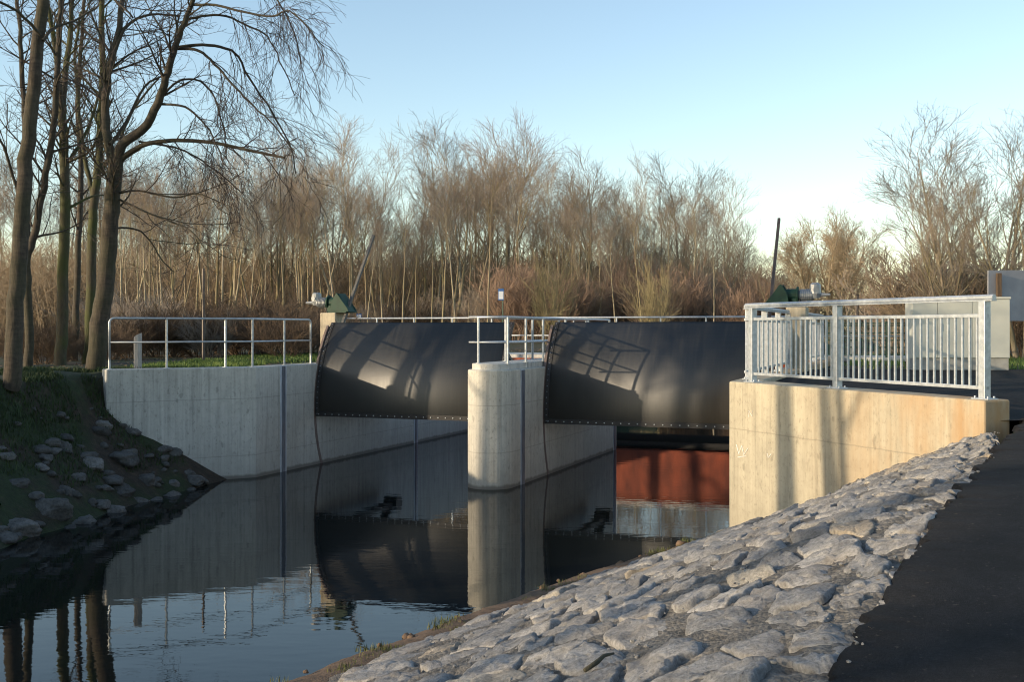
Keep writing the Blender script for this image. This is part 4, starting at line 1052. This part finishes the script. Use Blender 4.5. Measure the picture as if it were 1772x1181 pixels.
# right side trees
def place_right(k, x, ytop, Y, lab, wide=1.0): return place_tree(k, x, ytop, Y, lab, 'trees right of the channel', wide, 1.0)
place_right(7, 1640, 290, 38, 'tall bare tree left of the two behind the grey cabinet', 1.1)
place_right(6, 1695, 172, 40, 'tallest bare tree with many stems right behind the grey cabinet', 1.25)
place_right(7, 1768, 270, 36, 'bare tree at the right photo edge above the grey hoarding', 1.3)
place_right(7, 1612, 380, 46, 'low bare tree standing in the sky gap left of the cabinet trees', 1.0)
for x, yt, Y, k in ((1560, 450, 48, 1), (1600, 430, 45, 5), (1640, 425, 44, 1), (1680, 440, 43, 5), (1725, 450, 42, 1), (1765, 480, 38, 3), (1540, 490, 56, 0), (1620, 470, 41, 4), (1580, 490, 50, 0)):
    place_shrub(k, x, yt, Y, 'yellow brown bare shrub below the cabinet trees on the right', 'shrubs on the right', 1.35)
for x, yt, Y, k in ((1335, 400, 88, 0), (1362, 425, 92, 4), (1385, 455, 86, 2), (1345, 440, 76, 5)):
    place_tree(k, x, yt, Y, 'small bare tree in the distance behind the right hoist', 'distant trees behind the hoist', 1.4, 1.0)
for x, yt, Y in ((1355, 495, 80), (1400, 505, 84), (1470, 520, 90), (1505, 528, 95), (1530, 515, 85)):
    place_shrub(5, x, yt, Y, 'low brown bush in the distance beside the pale round tree', 'distant bushes beside the pale tree', 1.6)
def willow():
    R = random.Random(303); mbs = [MB(), MB()]
    cfg = [lv(8, .06, .02, 0, 6, .02, .1), lv(6, .08, .03, 0, 4, .016, .25, num=12, start=.25, ang=(15, 42), len=2.8, taper=(1.1, .5), rat=.55, rmax=.07),
           lv(5, .10, .02, 0, 3, .013, .4, num=6, start=.15, ang=(18, 44), len=1.5, taper=(1.1, .7), rat=.6, rmax=.03), lv(4, .11, .02, 1, 3, .007, .5, num=6, start=.1, ang=(18, 48), len=.9, rat=.6, rmax=.016), lv(2, .12, .01, 1, 3, .0055, .6, num=4, start=.1, ang=(18, 52), len=.5, rat=.6, rmax=.008)]
    b = px(1437, 571, 80); b.z = -1
    t = empty('pale_tree', b, 'round crowned pale bare tree in the distance right of the tall rack bar', 'tree')
    for s in range(11):
        a = 6.28 * s / 5.5 + R.random(); k = R.uniform(.03, .3) if s < 6 else R.uniform(.3, .55)
        grow(mbs, b + Vector((math.cos(a) * .2, math.sin(a) * .2, 0)), Vector((math.cos(a) * k, math.sin(a) * k, 1)), (R.uniform(7.2, 8.2) if s < 6 else R.uniform(6.0, 7.2)), R.uniform(.14, .22), 0, cfg, R)
    mbs[0].build('trunk', M['bark_far'], t, smooth=True); mbs[1].build('crown', M['twig_pale'], t)
willow()

# near trees on the left bank
NCFG = [None, lv(6, .10, .05, 0, 5, .010, .3, perm=2.3, start=.22, ang=(30, 65), len=1.7, taper=(1.1, .6), rat=.4, rmax=.03),
        lv(5, .14, .02, 1, 3, .005, .5, perm=4.2, start=.15, ang=(25, 60), len=.9, taper=(1.1, .7), rat=.6, rmax=.02),
        lv(3, .15, -.02, 1, 3, .0034, .7, perm=5.0, start=.1, ang=(20, 60), len=.45, taper=(1.1, .8), rat=.6, rmax=.009)]
WCFG = [None, lv(7, .09, -.10, 1, 4, .006, .4, perm=3.4, start=.12, ang=(25, 60), len=1.15, taper=(1.0, .9), rat=.45, rmax=.014),
        lv(5, .12, -.13, 1, 3, .0042, .6, perm=5.2, start=.1, ang=(20, 55), len=.68, taper=(1.0, .9), rat=.6, rmax=.012),
        lv(3, .12, -.14, 1, 3, .0034, .7, perm=8.0, start=.1, ang=(20, 55), len=.42, taper=(1.0, .9), rat=.6, rmax=.008)]
def limb(mbs, pl, Y0, w0, w1, R, sides=8, dY=0.0, cfg=None, start=0.25, part=0):
    # pl: photograph points; depth starts at Y0 and drifts by dY along the limb
    n = len(pl); pts = []; 
    for i, (x, y) in enumerate(pl):
        Y = Y0 + dY * i / (n - 1); pts.append(px(x, y, Y))
    out = []
    for i in range(n - 1):                                  # smooth
        p0 = pts[max(0, i - 1)]; p1 = pts[i]; p2 = pts[i + 1]; p3 = pts[min(n - 1, i + 2)]
        for t in (0, .25, .5, .75):
            out.append(.5 * ((2 * p1) + (p2 - p0) * t + (2 * p0 - 5 * p1 + 4 * p2 - p3) * t * t + (3 * p1 - p0 - 3 * p2 + p3) * t ** 3))
    out.append(pts[-1]); m = len(out)
    out = [p + Vector((R.gauss(0, .012), R.gauss(0, .012), 0)) if 0 < i < m - 1 else p for i, p in enumerate(out)]
    k = Y0 / F / 2; rad = [(w0 + (w1 - w0) * i / (m - 1)) * k for i in range(m)]
    mbs[part].tube(out, rad, sides, caps=False)
    if cfg:
        dirs = [(out[min(i + 1, m - 1)] - out[max(i - 1, 0)]).normalized() for i in range(m)]
        L = sum((out[i + 1] - out[i]).length for i in range(m - 1)); sprout(mbs, out, rad, dirs, L, 1, cfg, R, start)
def near_tree(name, base, label, bmat, limbs, seed):
    R = random.Random(seed); mbs = [MB(), MB()]
    t = empty(name, base, label, 'tree', 'tall trees on the left bank')
    for (pl, Y0, w0, w1, dY, cfg, st) in limbs: limb(mbs, pl, Y0, w0, w1, R, 12 if w0 > 14 else 7, dY, cfg, st)
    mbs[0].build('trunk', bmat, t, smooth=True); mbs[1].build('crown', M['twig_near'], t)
N, Wc = NCFG, WCFG
near_tree('fork_tree', px(165, 640, 25), 'large forked tree beside the wall end with long branches arching right', M['bark_near'], [
    ([(160, 665), (168, 620), (172, 560), (181, 500), (187, 440), (191, 380), (196, 325), (200, 285)], 25, 33, 25, 0, N, .72),
    ([(199, 292), (190, 262), (182, 210), (184, 150), (190, 110), (204, 60), (210, 0), (214, -90), (210, -200)], 25, 18, 6, .8, N, .25),
    ([(203, 292), (212, 250), (255, 215), (278, 165), (290, 125), (303, 80), (318, 40), (338, -10), (362, -90), (380, -190)], 25, 18, 5, -1.0, N, .3),
    ([(205, 280), (235, 257), (265, 247), (310, 243), (370, 247), (430, 260), (492, 273)], 25, 10, 4, -1.2, Wc, .35),
    ([(303, 84), (330, 84), (352, 92), (378, 118), (408, 152), (440, 185), (472, 215), (510, 262)], 24.6, 6, 2, -1.0, Wc, .3),
    ([(304, 82), (350, 77), (388, 83), (412, 98), (440, 150), (478, 205), (505, 262), (512, 300)], 24.6, 6, 2, .8, Wc, .3),
    ([(330, 8), (370, 8), (420, 20), (470, 28), (500, 18), (530, 45), (560, 80)], 24.3, 5, 1.8, -1.4, Wc, .25),
    ([(318, 36), (350, 27), (390, 27), (430, 45), (462, 62), (485, 105), (510, 165)], 24.4, 5, 1.8, .6, Wc, .25),
    ([(345, -40), (390, -50), (440, -30), (480, 0), (510, 60), (520, 110)], 24.3, 5, 1.8, 0, Wc, .3),
    ([(278, 168), (310, 140), (345, 140), (372, 170), (388, 230), (392, 275)], 24.8, 4.5, 2, 1.2, Wc, .3),
    ([(276, 180), (320, 185), (350, 210), (370, 240), (388, 285)], 24.8, 4.5, 2, -1.2, Wc, .3),
    ([(240, 245), (300, 255), (340, 272), (380, 300), (415, 330)], 24.8, 4, 2, .8, Wc, .2),
    ([(205, 335), (240, 330), (300, 342), (340, 335), (380, 350)], 25, 4, 2, -1, N, .2),
    ([(198, 395), (230, 396), (255, 410), (280, 450), (300, 470)], 25, 4, 2, 1, N, .2),
    ([(205, 345), (260, 370), (330, 400), (360, 440)], 25, 4, 2, -1.5, N, .2),
    ([(186, 140), (215, 50), (260, 25), (310, 28)], 25.2, 7, 3, 1, N, .2),
    ([(190, 250), (215, 215), (250, 150), (285, 130)], 25, 7, 3, 1.4, N, .3)], 1)
near_tree('smooth_tree', px(22, 660, 21.0), 'straight stout tree nearest the left photo edge', M['bark_near'], [
    ([(18, 672), (24, 620), (28, 520), (36, 420), (44, 300), (52, 220), (62, 120), (72, 30), (80, -60), (86, -180)], 21.0, 31, 17, 0, None, .6),
    ([(74, 70), (95, 48), (130, 35), (170, 10)], 20.8, 6, 3, 1, N, .2), ([(80, -60), (140, -40), (190, -10), (230, 30)], 20.8, 7, 3, -1, N, .2),
    ([(70, 60), (30, 20), (-10, 0), (-60, -10)], 20.8, 6, 3, -1, N, .2)], 2)
near_tree('mossy_tree', px(104, 625, 28), 'moss green forked tree third from the left photo edge', M['bark_moss'], [
    ([(103, 640), (106, 590), (109, 500), (112, 400), (113, 300), (110, 240), (108, 190)], 28, 21, 14, 0, N, .6),
    ([(108, 195), (112, 130), (122, 60), (124, 0), (120, -120)], 28, 12, 6, .6, N, .3), ([(109, 200), (100, 120), (88, 40), (80, -40), (78, -120)], 28, 10, 5, -.8, N, .3),
    ([(122, 275), (150, 225), (175, 150), (200, 90)], 28, 7, 3, 1, N, .3), ([(120, 280), (160, 255), (195, 170)], 28, 5, 3, -1, N, .3), ([(120, 360), (160, 340), (190, 338)], 28, 5, 2, 1, N, .2)], 3)
near_tree('mossy_tree', px(155, 625, 30), 'moss green trunk half hidden left of the forked tree', M['bark_moss'], [
    ([(150, 635), (155, 590), (157, 500), (160, 400), (165, 330), (172, 270), (174, 200), (178, 120), (176, 20), (180, -100)], 30, 19, 8, 0, N, .45),
    ([(163, 345), (150, 290), (138, 200), (130, 100), (140, 20)], 30, 9, 4, 1, N, .3), ([(170, 300), (200, 260), (230, 190), (275, 135)], 30, 8, 3, 1.5, N, .3)], 4)
near_tree('dark_tree', px(52, 640, 25), 'thin dark curving tree second from the left photo edge', M['bark_near'], [
    ([(48, 655), (50, 600), (48, 500), (46, 450), (60, 400), (80, 300), (92, 220), (100, 110), (104, 20), (110, -80)], 25, 16, 8, 0, N, .4),
    ([(47, 460), (48, 360), (43, 230), (38, 120), (32, 30), (22, -50)], 25, 12, 6, 1, N, .4), ([(46, 395), (20, 300), (0, 240), (-30, 190)], 25, 6, 3, -1, N, .3)], 5)
near_tree('dark_tree', px(132, 620, 33), 'thinnest dark trunk between the two moss green trees', M['bark_near'], [
    ([(128, 630), (132, 540), (136, 420), (140, 300), (134, 180), (142, 60), (150, -60)], 33, 13, 5, 0, N, .35)], 6)

# trees just outside the left edge, whose shadows fall across the gates and the wing wall
def shade_tree(target, k, rad, label, seed, hgt=11, lean=0.0):
    p = Vector(target) - Vector((light_dir.x, light_dir.y, 0)).normalized() * k
    z = -0.95; R = random.Random(seed); mbs = [MB(), MB()]
    t = empty('bank_tree', Vector((p.x, p.y, z)), label, 'tree', 'trees outside the left edge')
    cfg = [lv(9, .03, .02, 0, 10, .03, .3), lv(6, .10, .06, 0, 5, .012, .3, num=14, start=.42, ang=(30, 60), len=3.0, taper=(1.1, .5), rat=.5, rmax=.07),
           lv(4, .13, .04, 1, 3, .009, .5, num=6, start=.2, ang=(25, 55), len=1.2, rat=.6, rmax=.03), lv(2, .15, .03, 1, 3, .006, .6, num=5, start=.1, ang=(20, 55), len=.6, rat=.6, rmax=.014)]
    grow(mbs, Vector((p.x, p.y, z - .3)), Vector((lean, 0, 1)), hgt, rad, 0, cfg, R)
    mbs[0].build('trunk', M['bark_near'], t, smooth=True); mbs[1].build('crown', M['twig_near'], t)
def wall_xy(x): q = wallpt(x, 700); return (q.x, q.y, 0)
def gate_xy(x):
    t = (x - 886) / F; u = (t * PO.y - PO.x) / (G.x - t * G.y); q = uv(u, 0.15); return (q.x, q.y, 0)
shade_tree(wall_xy(1362), 20, .30, 'bare tree whose shadow crosses the wing wall at its left third', 11)
shade_tree(wall_xy(1448), 18, .20, 'thin bare tree whose shadow crosses the middle of the wing wall', 12)
shade_tree(wall_xy(1482), 24, .17, 'slender bare tree further off shading the middle of the wing wall', 13)
shade_tree(gate_xy(700), 17, .23, 'bare tree whose shadow crosses the left gate', 14)
shade_tree(gate_xy(1190), 24, .22, 'bare tree whose shadow crosses the right gate', 15)
shade_tree(gate_xy(1250), 21, .24, 'stout bare tree shading the right end of the right gate', 16)
shade_tree(gate_xy(742), 20, .2, 'bare tree shading the right half of the left gate', 17)

shade_tree(tuple(uv(7.1, 12)), 27, .22, 'bare tree whose shadow falls on the left part of the red girder', 18)
shade_tree(tuple(uv(8.2, 12)), 30, .26, 'bare tree whose shadow falls on the middle of the red girder', 19)

for i, (x, y, lab) in enumerate([(-32, -9, 'unseen tree added far left so its crown dapples the path in front'), (-27, -8, 'unseen middle tree added far left to shade the near path'), (-34, -6, 'unseen rear tree added far left to shade the lower stones'), (-30, -12, 'unseen last tree added far left to shade the path')]):  # unseen trees, added only to dapple the path and stones with shade
    p = Vector((x, y, 0)) ; shade_tree((x + light_dir.x * .001, y, 0), 0.001, .22, lab, 30 + i, 12)

shade_tree((-0.72, 23.1, 0), 24, .13, 'thin bare tree whose shadow stripes the pier nose', 41)

# grit in the mortar and a fallen stick
mb = MB(); tv = []; gr2 = random.Random(91)
for i in range(2600):
    p, q = gr2.uniform(2.5, ST_S[-1] - .3), gr2.uniform(-.12, QW); c = surf(p, q)
    if c.y > 12.5 and gr2.random() < .5: continue
    f_ = noise.noise((c.x * 2.2, c.y * 2.2, 4))
    if f_ < -.05: continue
    sz = gr2.choice([.006, .008, .010, .013, .018]); n0 = len(mb.v)
    lump(mb, c + Vector((0, 0, .022)), sz * 1.3, sz, sz * .8, gr2.uniform(0, 3), i * 1.9, 1, .4); tv += [gr2.random()] * (len(mb.v) - n0)
o = mb.build('grit', M['stone'], smooth=False); tone_attr(o, tv); tag(o, 'loose grit lying between the stones of the slope', 'grit', kind='stuff')
def on_slope(x, y):
    Y = 3.0
    while Y < 20:
        c = px(x, y, Y)
        if c.z < -1.72 - (Y - 4) * .0 and c.z < -1.0:
            best = min(((surf(p_ * .1, q_ * .1) - c).length, p_, q_) for p_ in range(20, 110, 2) for q_ in range(0, 55, 3))
            if best[0] < .22: return c + Vector((0, 0, .05))
        Y += .1
    return px(x, y, 5.5)
A = on_slope(1012, 1178); B = on_slope(1062, 1148)
mb = MB(); mb.tube([A, A.lerp(B, .35) + Vector((.01, 0, .012)), A.lerp(B, .7) + Vector((-.008, 0, .014)), B], [.012, .014, .011, .006], 7)
tag(mb.build('stick', M['bark_near'], smooth=True, origin=tuple(A)), 'dark fallen stick lying on the stones at the bottom edge', 'stick')
